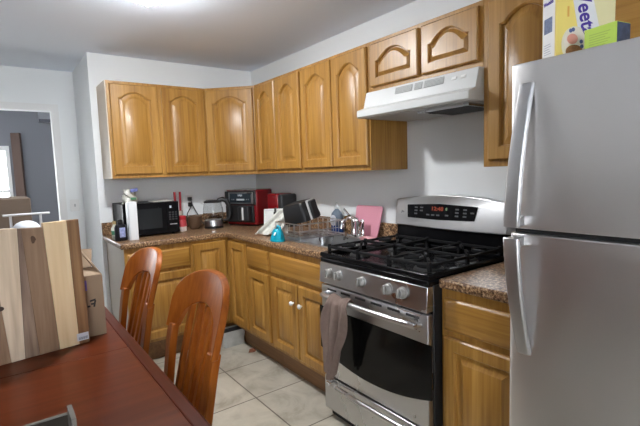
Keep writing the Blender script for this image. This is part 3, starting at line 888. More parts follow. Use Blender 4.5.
for (u, v) in ((0.080, 0.048), (0.044, 0.094), (0.052, 0.097), (0.078, 0.062)):
    obj('blueberry', disc(u, v, 0.0055, 0.006, 0.0030, 12), plain('blueberry', (0.10, 0.13, 0.30), 0.4), bp_)
obj('small_text', band([(0.034, 0.135), (0.040, 0.135), (0.040, 0.165), (0.034, 0.165)], 0.0008), plain('orange_print', (0.80, 0.45, 0.10), 0.5), t)

# green carton
G0 = Vector((-0.715, -3.300, FT+0.002)); gt = Vector((-0.2, -0.98, 0)).normalized(); gn = Vector((-0.98, 0.2, 0)).normalized()
t = thing('tea_box', 'small lime green carton with a dark patterned end, in front of the cereal box', 'box', G0)
GW, GD, GH = 0.088, 0.060, 0.070
obj('carton', MB().obox(G0, gt*GW, -gn*GD, Z3*GH), plain('lime_green', (0.50, 0.68, 0.10), 0.45), t, 0.001)
for k in range(6):
    obj('print_line', MB().obox(G0 + gt*0.014 + Z3*(0.018+k*0.0065) + gn*0.0002, gt*(0.045+0.02*((k*7) % 3)/3), Z3*0.0015, gn*0.0003), plain('green_print', (0.33, 0.45, 0.08), 0.5), t)
obj('end_print', MB().obox(G0 + gt*(GW+0.0003) - gn*(GD-0.002), gn*(GD-0.004), Z3*(GH-0.002), gt*0.0005), plain('end_navy', (0.06, 0.08, 0.14), 0.5, vary=0.9, vscale=60), t)

# ------------------------------------------------------------------ microwave and the things round it
MX0, MX1, MY0, MY1 = -1.335, -0.914, -0.385, -0.045
t = thing('microwave', 'black countertop microwave under the wall cabinet', 'microwave', ((MX0+MX1)/2, -0.21, CT))
obj('case', MB().box((MX0, MY0+0.02, CT+0.012), (MX1, MY1, 1.176)), plain('case_black', (0.014, 0.014, 0.015), 0.6, spec=0.25), t, 0.004)
obj('door', MB().box((MX0, MY0, CT+0.014), (MX1-0.095, MY0+0.0195, 1.175)), BLACKG, t, 0.003)
obj('window', MB().box((MX0+0.05, MY0-0.0012, CT+0.06), (MX1-0.135, MY0+0.0005, 1.13)), plain('window_dark', (0.018, 0.020, 0.022), 0.15), t)
cpm = obj('control_panel', MB().box((MX1-0.0945, MY0, CT+0.014), (MX1, MY0+0.0195, 1.175)), BLACKG, t, 0.003)
for r_ in range(4):
    for c_ in range(3):
        obj('key', MB().box((MX1-0.08+c_*0.024, MY0-0.001, 1.03+r_*0.018), (MX1-0.064+c_*0.024, MY0+0.0005, 1.042+r_*0.018)), plain('key_dark', (0.03, 0.03, 0.033), 0.5), cpm)
obj('status_light', MB().box((MX1-0.072, MY0-0.0012, 1.125), (MX1-0.058, MY0, 1.143)), plain('status_white', (0.6, 0.65, 0.75), 0.4), cpm)
obj('maker_plate', MB().box((MX1-0.075, MY0-0.0012, 0.993), (MX1-0.02, MY0, 1.000)), plain('plate_grey', (0.35, 0.35, 0.37), 0.4), cpm)
for x in (MX0+0.04, MX1-0.04):
    for y in (MY0+0.05, MY1-0.04):
        obj('foot', MB().lathe([(0.012, 0), (0.012, 0.0125)], (x, y, CT+0.0003), 10), BLACKM, t)

o = obj('folded_paper', MB().obox((-1.09, -0.33, 1.1765), (0.15, 0.012, 0), (-0.01, 0.11, 0), (0, 0, 0.005)), plain('paper', (0.62, 0.60, 0.56), 0.7), None, 0.001)
tag(o, 'folded white paper lying on top of the microwave', 'paper')

# crumpled bag on the microwave
mb = MB()
L = []
for k in range(9):
    s = k/8
    rr = 0.052*(1-0.25*s) if s < 0.6 else 0.052*0.85 - 0.03*(s-0.6)/0.4*0.3
    ring = []
    for i in range(20):
        a = 2*PI*i/20
        w_ = 1+0.22*math.sin(3*a+k*1.3)+0.12*math.sin(7*a+k*2.1)
        ring.append((-1.262+rr*w_*math.cos(a)*1.0, -0.30+rr*w_*math.sin(a)*0.7, 1.177+s*0.105+0.008*math.sin(4*a+k)))
    L.append(ring)
t = thing('snack_bag', 'crumpled pale plastic bag with a blue clip on the microwave corner', 'bag', (-1.262, -0.30, 1.176))
obj('bag', mb.loops(L), plain('bag_plastic', (0.46, 0.45, 0.40), 0.35, vary=0.5, vscale=45), t)
obj('clip', MB().obox((-1.258, -0.345, 1.262), (0.05, -0.01, 0.006), (0, 0.02, 0), (0, 0, 0.026)), plain('clip_blue', (0.12, 0.14, 0.35), 0.4), t, 0.003)
obj('bag_print', MB().obox((-1.262, -0.350, 1.205), (0.042, 0.006, 0), (0, 0.004, 0), (0, 0, 0.018)), plain('bag_green', (0.08, 0.22, 0.12), 0.5), t)

o = thing('tall_carton', 'tall narrow white carton standing in front of the microwave', 'carton', (-1.285, -0.47, CT))
obj('carton', MB().box((-1.312, -0.49, CT+0.0005), (-1.257, -0.425, 1.197)), plain('carton_white', (0.72, 0.74, 0.76), 0.4), o, 0.002)
obj('edge_strip', MB().box((-1.322, -0.488, CT+0.0005), (-1.3125, -0.43, 1.192)), plain('carton_edge', (0.55, 0.58, 0.62), 0.4), o, 0.001)

def bottle(name, label, cat, c, prof, mat, n=20, sx=1, sy=1):
    t = thing(name, label, cat, c)
    obj('body', MB().lathe(prof, c, n, sx=sx, sy=sy), mat, t)
    return t
c = (-1.368, -0.435, CT+0.0005)
t = bottle('dark_jug', 'black plastic jug with a blue and white label, left of the white carton', 'bottle', c, [(0.037, 0), (0.041, 0.006), (0.041, 0.098), (0.034, 0.116), (0.018, 0.124), (0.016, 0.132)], plain('jug_black', (0.012, 0.012, 0.016), 0.4, spec=0.3), sx=1.05, sy=0.8)
obj('cap', MB().lathe([(0.019, 0), (0.019, 0.022), (0.015, 0.024)], (c[0], c[1], c[2]+0.1325), 16), BLACKM, t)
obj('label', MB().box((c[0]-0.014, c[1]-0.0350, c[2]+0.028), (c[0]+0.024, c[1]-0.0300, c[2]+0.098)), plain('label_blue', (0.28, 0.32, 0.62), 0.5, vary=0.9, vscale=70), t)
c = (-1.388, -0.335, CT+0.0005)
t = bottle('small_bottle', 'small bottle with a green and white label at the left end of the counter', 'bottle', c, [(0.022, 0), (0.024, 0.004), (0.024, 0.085), (0.012, 0.105), (0.010, 0.115)], plain('bottle_cream', (0.62, 0.64, 0.55), 0.35))
obj('cap', MB().lathe([(0.013, 0), (0.013, 0.022), (0.010, 0.024)], (c[0], c[1], c[2]+0.1155), 14), plain('cap_gold', (0.35, 0.27, 0.12), 0.4), t)
obj('label', MB().lathe([(0.0246, 0), (0.0246, 0.03)], (c[0], c[1], c[2]+0.038), 20, cap0=False, cap1=False), plain('label_green', (0.05, 0.20, 0.10), 0.5), t)

# seasoning jar
c = (-0.856, -0.270, CT+0.0005)
t = thing('spice_jar', 'clear jar with red lid and red and white label by the microwave', 'jar', c)
obj('jar_body', MB().lathe([(0.036, 0), (0.039, 0.006), (0.036, 0.06), (0.031, 0.09), (0.030, 0.096)], c, 20), plain('jar_white', (0.62, 0.55, 0.52), 0.25), t)
obj('lid', MB().lathe([(0.034, 0), (0.036, 0.004), (0.036, 0.030), (0.032, 0.034)], (c[0], c[1], c[2]+0.0965), 20), plain('lid_red', (0.42, 0.02, 0.03), 0.35), t)
obj('label', MB().lathe([(0.0386, 0.040), (0.0345, 0.096)], c, 20, cap0=False, cap1=False), plain('label_red', (0.50, 0.06, 0.07), 0.4), t)
# holder with two red sticks
c = (-0.845, -0.155, CT+0.0005)
t = thing('utensil_jar', 'slim clear jar behind the red-lidded jar holding two red sticks', 'jar', c)
obj('jar_body', MB().lathe([(0.040, 0), (0.042, 0.01), (0.040, 0.165), (0.038, 0.165), (0.039, 0.012), (0.002, 0.008)], c, 20), plain('jar_dim', (0.55, 0.50, 0.44), 0.25), t)
RS = plain('stick_red', (0.30, 0.012, 0.020), 0.45)
o1 = obj('red_stick', MB().tube([(-0.862, -0.155, CT+0.011), (-0.864, -0.155, CT+0.20), (-0.865, -0.155, CT+0.325)], 0.0095, 10), RS)
tag(o1, 'left of the two red sticks standing beside the microwave', 'utensil', 'red sticks in the jar')
o2 = obj('red_stick', MB().tube([(-0.828, -0.155, CT+0.011), (-0.822, -0.155, CT+0.20), (-0.819, -0.155, CT+0.325)], 0.0095, 10), RS)
tag(o2, 'right of the two red sticks, nearer the wall outlet', 'utensil', 'red sticks in the jar')

t = thing('wall_outlet', 'white electrical outlet on the back wall left of the kettle', 'outlet', (-0.70, -0.001, 1.10))
obj('cover_plate', MB().box((-0.725, -0.001, 1.085), (-0.650, -0.006, 1.20)), MT, t, 0.002)
obj('socket', MB().box((-0.704, -0.006, 1.098), (-0.671, -0.0075, 1.132)), WHITEP, t, 0.001)
obj('socket', MB().box((-0.704, -0.006, 1.150), (-0.671, -0.0075, 1.184)), WHITEP, t, 0.001)
t = thing('power_plug', 'black plug with its cord in the wall outlet by the kettle', 'plug', (-0.688, -0.02, 1.115))
obj('plug_head', MB().box((-0.704, -0.008, 1.150), (-0.672, -0.040, 1.182)).box((-0.704, -0.008, 1.098), (-0.672, -0.036, 1.135)), BLACKM, t, 0.004)
obj('cord', MB().tube([(-0.688, -0.036, 1.115), (-0.70, -0.06, 1.09), (-0.735, -0.07, 1.04), (-0.745, -0.08, 0.96), (-0.74, -0.085, 0.922)], 0.0045, 8), BLACKM, t)
obj('cord', MB().tube([(-0.688, -0.040, 1.165), (-0.675, -0.06, 1.10), (-0.640, -0.06, 1.03), (-0.60, -0.07, 0.95), (-0.58, -0.085, 0.922)], 0.0045, 8), BLACKM, t)

c = (-0.725, -0.215, CT+0.0005)
o = obj('wooden_bowl', MB().lathe([(0.035, 0), (0.050, 0.02), (0.058, 0.06), (0.060, 0.110), (0.055, 0.110), (0.050, 0.05), (0.025, 0.012)], c, 24), plain('bowl_brown', (0.10, 0.055, 0.03), 0.5))
tag(o, 'dark brown bowl below the wall outlet, behind the kettle', 'bowl')

# kettle
c = Vector((-0.575, -0.265, CT+0.0005))
t = thing('kettle', 'glass electric kettle with steel base and black lid and handle', 'kettle', c)
obj('power_base', MB().lathe([(0.082, 0), (0.082, 0.012), (0.076, 0.016)], c, 28), BLACKM, t)
obj('heating_base', MB().lathe([(0.076, 0), (0.080, 0.004), (0.079, 0.048), (0.077, 0.052)], c+Vector((0,0,0.0165)), 28), STEEL, t)
obj('jug', MB().lathe([(0.078, 0), (0.088, 0.02), (0.086, 0.09), (0.072, 0.150), (0.070, 0.150), (0.084, 0.09), (0.086, 0.02), (0.075, 0.002)], c+Vector((0,0,0.069)), 32, cap0=False, cap1=False), GLASS, t)
obj('lid', MB().lathe([(0.076, 0), (0.076, 0.012), (0.055, 0.022), (0.004, 0.024)], c+Vector((0,0,0.2195)), 28), BLACKM, t)
hd = Vector((0.9, -0.43, 0)).normalized()
zz = lambda k, h: c+hd*k+Vector((0,0,h))
obj('handle', MB().tube([zz(0.040, 0.236), zz(0.085, 0.246), zz(0.118, 0.232), zz(0.138, 0.185), zz(0.146, 0.13), zz(0.138, 0.085), zz(0.112, 0.062), zz(0.086, 0.062)], [0.016, 0.021, 0.022, 0.019, 0.018, 0.016, 0.013, 0.010], 12), BLACKM, t)
obj('spout', MB().loops([[c-hd*0.068+Vector((0,0,0.205))+Vector((0.43,0.9,0))*w for w in (-0.018, 0, 0.018)], [c-hd*0.098+Vector((0,0,0.216))+Vector((0.43,0.9,0))*w for w in (-0.008, 0, 0.008)]], False, False, closed=False), STEEL, t, solid=0.003)

# air fryer in the corner
A0 = Vector((-0.440, -0.215, CT+0.0005)); an = Vector((-0.900, -0.436, 0)); at_ = Vector((0.436, -0.900, 0))
AW, AD, AH = 0.335, 0.275, 0.320
t = thing('air_fryer', 'red air fryer with black drawer and silver control panel in the corner', 'air fryer', A0+at_*AW/2-an*AD/2)
obj('housing', MB().obox(A0 - an*0.02 + Z3*0.008, at_*AW, -an*(AD-0.02), Z3*(AH-0.008)), REDP, t, 0.02, 4)
obj('front_fascia', MB().obox(A0 - an*0.0195 + at_*0.004 + Z3*0.19, at_*(AW-0.008), an*0.022, Z3*0.118), CHAR, t, 0.006)
obj('top_trim', MB().obox(A0 - an*0.03 + at_*0.004 + Z3*(AH-0.006), at_*(AW-0.008), an*0.034, Z3*0.008), CHROME, t, 0.002)
bz = obj('display_bezel', MB().obox(A0 + at_*0.05 + an*0.0026 + Z3*0.200, at_*0.265, an*0.003, Z3*0.098), STEEL, t, 0.002)
obj('display', MB().obox(A0 + at_*0.065 + an*0.0058 + Z3*0.208, at_*0.230, an*0.001, Z3*0.082), plain('display_blue_black', (0.02, 0.028, 0.036), 0.15), bz)
obj('panel_lettering', text_mb('NINJA', 0.020, A0 + at_*0.155 + an*0.0070 + Z3*0.266, at_, Z3, fit=0.05, bold=0.0008), plain('panel_white', (0.6, 0.65, 0.7), 0.5), bz)
obj('panel_digits', MB().obox(A0 + at_*0.14 + an*0.0069 + Z3*0.228, at_*0.085, an*0.0006, Z3*0.014), plain('panel_glow', (0.45, 0.5, 0.52), 0.5), bz)
for u in (0.085, 0.105, 0.245, 0.265):
    obj('touch_key', MB().obox(A0 + at_*u + an*0.0069 + Z3*0.232, at_*0.008, an*0.0006, Z3*0.008), plain('panel_key', (0.25, 0.28, 0.3), 0.5), bz)
dw_ = obj('drawer', MB().obox(A0 - an*0.018 + at_*0.010 + Z3*0.035, at_*(AW-0.03), an*0.024, Z3*0.150), BLACKM, t, 0.01, 3)
hdl = obj('drawer_handle', MB().obox(A0 + at_*0.185 + an*0.0065 + Z3*0.055, at_*0.115, an*0.055, Z3*0.125), CHAR, dw_, 0.012, 3)
obj('handle_trim', MB().obox(A0 + at_*0.232 + an*0.0605 + Z3*0.062, at_*0.018, an*0.003, Z3*0.110), WHITEE, dw_, 0.001)
obj('foot_rail', MB().obox(A0 + at_*0.02 - an*0.03, at_*(AW-0.04), -an*(AD-0.06), Z3*0.0085), BLACKM, t)

t = thing('toaster', 'red toaster with a dark end, behind the white board by the wall', 'toaster', (-0.115, -0.70, CT))
obj('shell', MB().box((-0.200, -0.545, CT+0.008), (-0.030, -0.720, 1.200)), REDP, t, 0.022, 4)
obj('end_panel', MB().box((-0.196, -0.721, CT+0.010), (-0.034, -0.780, 1.195)), CHAR, t, 0.018, 3)
obj('base', MB().box((-0.190, -0.555, CT+0.0005), (-0.040, -0.77, CT+0.010)), BLACKM, t)

# white board with clip
B0 = Vector((-0.508, -1.030, CT+0.0008)); bt = Vector((0.70, -0.71, 0)).normalized(); bn = Vector((-0.71, -0.70, 0)).normalized()
lean = Vector((0, 0, 1))*0.985 - bn*0.17
t = thing('white_tray', 'white rectangular tray leaning against the dish rack', 'tray', B0)
obj('panel', MB().obox(B0, bt*0.185, -bn*0.010, lean*0.195), plain('tray_white', (0.60, 0.60, 0.58), 0.4), t, 0.004)
obj('rim', MB().obox(B0 + bn*0.004, bt*0.012, -bn*0.016, lean*0.195).obox(B0 + lean*0.183 + bn*0.004, bt*0.185, -bn*0.016, lean*0.012), plain('tray_rim', (0.66, 0.66, 0.64), 0.4), t, 0.003)
K = B0 + bt*0.075 + lean*0.155
o = obj('binder_clip', MB().obox(K + bn*0.0045, bt*0.024, bn*0.005, lean*0.018).obox(K + bn*0.0045 + bt*0.003 + lean*0.018, bt*0.018, -bn*0.028, lean*0.028), BLACKM, None, 0.002)
tag(o, 'small black clip gripping the upper edge of the white tray', 'clip')

# dish cloth draped in front
mb = MB(); rows = []
for j in range(21):
    s = j/20
    row = []
    for i in range(17):
        u = i/16
        p = B0 + bt*(0.165 - 0.130*s + (u-0.5)*(0.09+0.10*s)) + lean*(0.178*(1-s)*(1-0.10*u) + 0.012) + bn*(0.016 + 0.016*math.sin(u*11+s*2) * (0.4+0.6*s) + 0.045*s*(0.5+0.5*u) )
        p.z = max(p.z, CT+0.006)
        row.append(p)
    rows.append(row)
o = obj('dish_cloth', mb.loops(rows, False, False, closed=False), plain('cloth_print', (0.55, 0.55, 0.50), 0.9, vary=0.45, vscale=38, bump=0.4, bscale=300), None, solid=0.004, sub=1)
tag(o, 'crumpled pale patterned dish cloth hanging over the white tray', 'cloth')

# teal scoop
c = (-0.515, -1.335, CT+0.0045)
t = thing('plastic_jug', 'teal blue plastic jug upside down on the counter before the dish rack', 'jug', (-0.515, -1.335, CT))
obj('cup', MB().lathe([(0.058, 0), (0.060, 0.004), (0.052, 0.03), (0.040, 0.065), (0.028, 0.082), (0.004, 0.088)], (-0.578, -1.345, CT+0.0008), 22, sx=0.8, sy=1.05), plain('teal_plastic', (0.0, 0.30, 0.42), 0.35), t)
obj('handle', MB().tube([(-0.588, -1.355, CT+0.084), (-0.593, -1.375, CT+0.108), (-0.591, -1.40, CT+0.10), (-0.588, -1.405, CT+0.06), (-0.588, -1.398, CT+0.03)], 0.007, 8), plain('teal_plastic_light', (0.01, 0.36, 0.50), 0.35), t)
obj('sticker', MB().obox((-0.619, -1.362, CT+0.045), (0, -0.016, 0), (0.012, 0, 0.02), (-0.002, 0, 0.0)), WHITEP, t)

# dish rack
t = thing('dish_rack', 'metal wire dish rack beside the sink', 'dish rack', (-0.27, -1.25, CT))
RX0, RX1, RYA, RYB = -0.513, -0.140, -1.215, -1.52
zb, zt = CT+0.020, CT+0.115
mb = MB()
WIRE = plain('wire_steel', (0.62, 0.62, 0.63), 0.3, 1.0)
for z in (zb, zt):
    mb.tube([(RX0, RYA, z), (RX1, RYA, z), (RX1, RYB, z), (RX0, RYB, z), (RX0, RYA, z)], 0.0042, 8)
for k in range(6):
    y = RYA + (RYB-RYA)*k/5
    mb.tube([(RX0, y, zt), (RX0, y, zb), (RX1, y, zb), (RX1, y, zt)], 0.0032, 6)
for k in range(1, 5):
    x = RX0 + (RX1-RX0)*k/5
    mb.tube([(x, RYA, zt), (x, RYA, zb), (x, RYB, zb), (x, RYB, zt)], 0.0032, 6)
mb.tube([(RX0, RYA, (zb+zt)/2), (RX0, RYB, (zb+zt)/2)], 0.0032, 6); mb.tube([(RX0, RYB, (zb+zt)/2), (RX1, RYB, (zb+zt)/2)], 0.0032, 6)
for (x, y) in ((RX0, RYA), (RX1, RYA), (RX0, RYB), (RX1, RYB)):
    mb.tube([(x, y, zb), (x, y, CT+0.0056)], 0.005, 8)
obj('basket', mb, WIRE, t)
# air fryer basket drying in the rack
D0 = Vector((-0.350, -1.225, CT+0.122))
t = thing('fryer_basket', 'black fryer basket with silver handle drying upside down on the dish rack', 'basket', D0)
bx_ = Vector((0.16, -0.96, 0.16)).normalized(); bz_ = Vector((-0.25, 0.12, 0.95)).normalized(); by_ = bz_.cross(bx_).normalized()
Lq = []
for (ins, h) in ((0.0, 0), (0.0, 0.02), (0.012, 0.110), (0.024, 0.128)):
    Lq.append([D0 + bx_*(0.155+dx) + by_*(-0.075+dy) + bz_*h for (dx, dy, _z) in rrect(0, 0, 0, 0.112-ins, 0.085-ins, 0.03-ins*0.5)])
obj('basket', MB().loops(Lq), plain('basket_black', (0.012, 0.012, 0.013), 0.35), t)
hb_ = D0 + bx_*0.268 + by_*(-0.075)
obj('handle', MB().obox(hb_ - by_*0.03 + bz_*0.0, bx_*0.035, by_*0.06, bz_*0.125), CHAR, t, 0.008, 3)
obj('handle_trim', MB().obox(hb_ - by_*0.036 + bx_*0.0, bx_*0.016, by_*0.072, bz_*0.132), plain('silver_strip', (0.72, 0.72, 0.73), 0.35, 0.3), t, 0.001, label='silver handle strip')


# dish soap
c = Vector((-0.060, -1.345, CT+0.0005))
t = thing('dish_soap_bottle', 'clear bottle of blue dish soap with a round white label, behind the sink', 'bottle', c)
sp = [(0.052, 0), (0.058, 0.006), (0.058, 0.055)]
obj('soap_fill', MB().lathe(sp, c, 24, sx=0.6, sy=1.05), plain('soap_blue', (0.02, 0.06, 0.22), 0.2), t)
obj('body', MB().lathe([(0.058, 0.0555), (0.059, 0.10), (0.050, 0.145), (0.022, 0.170), (0.016, 0.178)], c, 24, sx=0.6, sy=1.05, cap0=False, cap1=False), plain('bottle_grey_clear', (0.16, 0.20, 0.25), 0.15, trans=0.2, ior=1.3), t)
obj('cap', MB().lathe([(0.018, 0), (0.018, 0.02), (0.008, 0.024), (0.007, 0.045), (0.003, 0.047)], c+Vector((0,0,0.1785)), 16), CLEARP, t)
lb = MB().loops([[(c.x-0.0365, c.y+0.038*math.cos(2*PI*k/24), c.z+0.095+0.040*math.sin(2*PI*k/24)) for k in range(24)], [(c.x-0.0385, c.y+0.038*math.cos(2*PI*k/24), c.z+0.095+0.040*math.sin(2*PI*k/24)) for k in range(24)]])
lab = obj('label', lb, plain('soap_label', (0.70, 0.72, 0.78), 0.4), t, label='round white label')
for k in range(3):
    obj('label_print', MB().box((c.x-0.0390, c.y-0.018+0.004*k, c.z+0.085+k*0.012), (c.x-0.0386, c.y+0.018-0.003*k, c.z+0.090+k*0.012)), plain('soap_print', (0.30, 0.32, 0.50), 0.5), lab)

# pink cutting board leaning on the backsplash, and a pink dish below it
PINK = plain('pink_plastic', (0.62, 0.27, 0.34), 0.45)
b0 = Vector((-0.064, -1.525, CT+0.001)); dn = Vector((0.22, 0, 0.975)).normalized(); nb = Vector((-0.975, 0, 0.22))
pts = []
for (px, pz, n_) in rrect(0, 0, 0, 0.132, 0.108, 0.022, 5):
    wd = 1.0 - 0.12*(0.108-pz)/0.216
    pts.append(b0 + Vector((0, -0.135 - px*wd, 0)) + dn*(0.108+pz))
pts2 = [p + nb*0.009 for p in pts]
o = obj('cutting_board', MB().loops([pts, pts2]), PINK, None, 0.002)
tag(o, 'pink plastic cutting board leaning on the backsplash beside the faucet', 'cutting board')
c = Vector((-0.180, -1.80, CT+0.0062))
o = obj('soap_dish', MB().loops([rrect(c.x, c.y, c.z, 0.026, 0.045, 0.018), rrect(c.x, c.y, c.z+0.016, 0.034, 0.055, 0.022), rrect(c.x, c.y, c.z+0.018, 0.031, 0.052, 0.02), rrect(c.x, c.y, c.z+0.006, 0.024, 0.043, 0.016)]), plain('pink_pale', (0.70, 0.36, 0.38), 0.45))
tag(o, 'small pale pink soap dish on the sink rim near the range', 'soap dish')

# ------------------------------------------------------------------ floor corner
t = thing('metal_bin', 'low grey metal bin on the floor at the inner corner of the cabinets', 'bin', (-0.64, -0.66, 0))
ML = [rrect(-0.640, -0.655, 0.001, 0.088, 0.055, 0.012), rrect(-0.640, -0.655, 0.128, 0.096, 0.062, 0.012), rrect(-0.640, -0.655, 0.128, 0.092, 0.058, 0.010), rrect(-0.640, -0.655, 0.012, 0.084, 0.051, 0.010)]
obj('bin_body', MB().loops(ML), plain('galvanised', (0.48, 0.49, 0.47), 0.45, 0.2, vary=0.35, vscale=16), t)
obj('liner', MB().loops([rrect(-0.640, -0.655, 0.016, 0.080, 0.047, 0.010), rrect(-0.640, -0.655, 0.118, 0.087, 0.053, 0.010)]), BLACKM, t, label='black liner')
o = obj('leaf_scrap', MB().loops([[(-0.585+0.03*math.cos(2*PI*k/9)*(1+0.3*(k%2)), -0.90+0.022*math.sin(2*PI*k/9), 0.001) for k in range(9)], [(-0.585+0.024*math.cos(2*PI*k/9)*(1+0.3*(k%2)), -0.90+0.018*math.sin(2*PI*k/9), 0.012+0.006*(k%2)) for k in range(9)]]), plain('scrap_brown', (0.20, 0.07, 0.035), 0.7))
tag(o, 'small reddish brown scrap on the tiles by the sink cabinets', 'scrap')

# ------------------------------------------------------------------ dining table
TX0, TX1, TY0, TY1, TZ = -2.66, -1.700, -3.25, -1.565, 0.76
t = thing('dining_table', 'glossy dark cherry wood dining table in the foreground', 'table', ((TX0+TX1)/2, (TY0+TY1)/2, 0))
obj('tabletop', MB().box((TX0+0.0405, TY0+0.0405, 0.728), (TX1-0.0405, -2.2005, TZ)).box((TX0+0.0405, -2.1995, 0.728), (TX1-0.0405, TY1-0.0405, TZ)), TABLEW, t, 0.0012)
obj('border', MB().cells([TX0, TX0+0.04, TX1-0.04, TX1], [TY0, TY0+0.04, TY1-0.04, TY1], lambda x, y: not (TX0+0.04 < x < TX1-0.04 and TY0+0.04 < y < TY1-0.04), 0.726, TZ), TABLED, t, 0.006, 3)
obj('apron', MB().cells([TX0+0.09, TX0+0.115, TX1-0.115, TX1-0.09], [TY0+0.09, TY0+0.115, TY1-0.115, TY1-0.09], lambda x, y: not (TX0+0.115 < x < TX1-0.115 and TY0+0.115 < y < TY1-0.115), 0.64, 0.7255), TABLED, t, 0.002)
for (x, y) in ((TX0+0.12, TY0+0.12), (TX1-0.12, TY0+0.12), (TX0+0.12, TY1-0.12), (TX1-0.12, TY1-0.12)):
    obj('leg', MB().loops([rrect(x, y, 0.0005, 0.022, 0.022, 0.006, 2), rrect(x, y, 0.64, 0.036, 0.036, 0.006, 2), rrect(x, y, 0.7255, 0.036, 0.036, 0.006, 2)]), TABLED, t)

# ------------------------------------------------------------------ dining chairs
def back_x(z):
    """how far the chair back leans away from the sitter"""
    return 0.195 + 0.150*max(0, z-0.45)/0.58 + 0.012*max(0, (z-0.45)/0.58)**2
def make_chair(label, loc, rz):
    t = thing('dining_chair', label, 'chair', (0, 0, 0), 0, 'cherry dining chairs')
    K = dict(parent=t, local=True)
    sl_ = []
    for (z, g) in ((0.425, -0.006), (0.435, 0.0), (0.455, 0.0), (0.466, -0.012)):
        sl_.append(rrect(0, 0, z, 0.215+g, 0.222+g, 0.04))
    obj('seat', MB().loops(sl_), CHAIRW, t, local=True)
    obj('seat_rail', MB().cells([-0.195, -0.175, 0.165, 0.185], [-0.195, -0.175, 0.175, 0.195], lambda x, y: not (-0.175 < x < 0.165 and -0.175 < y < 0.175), 0.37, 0.4245), CHAIRW, t, local=True)
    for s in (-1, 1):
        obj('leg', MB().loops([rrect(-0.17, 0.17*s, 0.0005, 0.014, 0.014, 0.004, 2), rrect(-0.17, 0.17*s, 0.4245, 0.022, 0.022, 0.005, 2)]), CHAIRW, t, 0, local=True)
        L = []
        for k in range(15):
            z = 0.0005 + 0.815*k/14
            x = back_x(z) if z > 0.45 else 0.195 + 0.05*((0.45-z)/0.45)**1.5
            x -= 0.040*max(0, min(1, (z-0.45)/0.34))
            w = 0.017 + 0.009*max(0, min(1, (z-0.1)/0.65))
            y = s*(0.175 + 0.018*max(0, min(1, (z-0.45)/0.34)))
            L.append([(x-0.014, y-w, z), (x+0.014, y-w, z), (x+0.014, y+w, z), (x-0.014, y+w, z)])
        obj('leg', MB().loops(L), CHAIRW, t, 0.004, local=True)
    # crown: broad arched board, bowed round the sitter
    ny, nz = 28, 7
    def crown(front):
        G = []
        for i in range(ny+1):
            y = -0.222 + 0.444*i/ny
            q = abs(y)/0.222
            zt_ = 0.905 + 0.125*math.sqrt(max(0.0, 1-q**2.4))
            zb_ = 0.800 + 0.120*math.sqrt(max(0.0, 1-min(1, abs(y)/0.168)**2)) if abs(y) < 0.168 else 0.800
            col_ = []
            for j in range(nz+1):
                z = zb_ + (zt_-zb_)*j/nz
                x = back_x(z) - 0.045*(q**2) + (0.010 if front else -0.016)
                col_.append((x, y, z))
            G.append(col_)
        return G
    A, B_ = crown(False), crown(True)
    mb = MB(); n0 = nz+1
    loopsA = [A[i] + list(reversed(B_[i])) for i in range(ny+1)]
    mb.loops(loopsA)
    obj('crown_rail', mb, CHAIRW, t, 0.004, local=True, sharp=0.9)
    obj('lower_rail', MB().box((0.186, -0.165, 0.475), (0.210, 0.165, 0.520)), CHAIRW, t, 0.003, local=True)
    for k in range(5):
        y0 = -0.115 + 0.0575*k
        L = []
        for m_ in range(9):
            z = 0.515 + 0.395*m_/8
            x = back_x(z) - 0.045*(abs(y0)/0.222)**2 * (m_/8)
            w = 0.0125
            L.append([(x-0.010, y0-w, z), (x+0.010, y0-w, z), (x+0.010, y0+w, z), (x-0.010, y0+w, z)])
        obj('slat', MB().loops(L), CHAIRW, t, 0.002, local=True)
    t.location = loc; t.rotation_euler = (0, 0, rz)
    return t
ch = make_chair('cherry wood slat-back dining chair nearer the camera, lit orange, beside the table edge', (-1.825, -2.40, 0), 0)
dup(ch, (-1.832, -1.70, 0), math.radians(2), 'cherry slat-back dining chair at the far end of the table, before the drawer cabinet')

# ------------------------------------------------------------------ things on the table
# upright acacia panel: glued staves of pale and dark wood
u0 = Vector((-1.840, -2.046, TZ+0.0008)); ux = Vector((-0.9905, -0.1372, 0)).normalized(); un = Vector((0.1372, -0.9905, 0)).normalized()
ul = Vector((0, 0, 1))*0.9994 - un*0.035
def stave_wood(name, a, b_, c_):
    return wood(name, a, b_, c_, 'z', 60, 0.5, 0.0, stretch=16)
S_PALE = stave_wood('acacia_pale', (0.74, 0.53, 0.29), (0.82, 0.61, 0.36), (0.87, 0.68, 0.43))
S_DARK = stave_wood('acacia_dark', (0.14, 0.065, 0.026), (0.24, 0.12, 0.05), (0.36, 0.20, 0.09))
S_BROWN = stave_wood('acacia_brown', (0.20, 0.115, 0.065), (0.29, 0.18, 0.105), (0.39, 0.26, 0.165))
S_GREY = stave_wood('acacia_greyish', (0.58, 0.44, 0.30), (0.72, 0.57, 0.41), (0.82, 0.68, 0.52))
S_STREAK = stave_wood('acacia_streaked', (0.14, 0.085, 0.06), (0.26, 0.175, 0.125), (0.42, 0.30, 0.21))  # dark brown streaked wood
t = thing('acacia_board', 'upright striped acacia wood panel standing on the table', 'wooden board', (-2.0, -2.07, TZ))
def stave(a0, a1, b0_, b1, htop, mat, htop2=None):
    """one stave: bottom from a0 to a1, top from b0 to b1 along the panel"""
    h2 = htop if htop2 is None else htop2
    P = [u0+ux*a0, u0+ux*a1, u0+ux*b1+ul*h2, u0+ux*b0_+ul*htop]
    return obj('stave', MB().loops([P, [p - un*0.024 for p in P]]), mat, t, 0.0012)
stave(0.0, 0.036, 0.0, 0.040, 0.467, S_DARK, 0.466)
stave(0.0363, 0.101, 0.0403, 0.116, 0.466, S_PALE, 0.464)
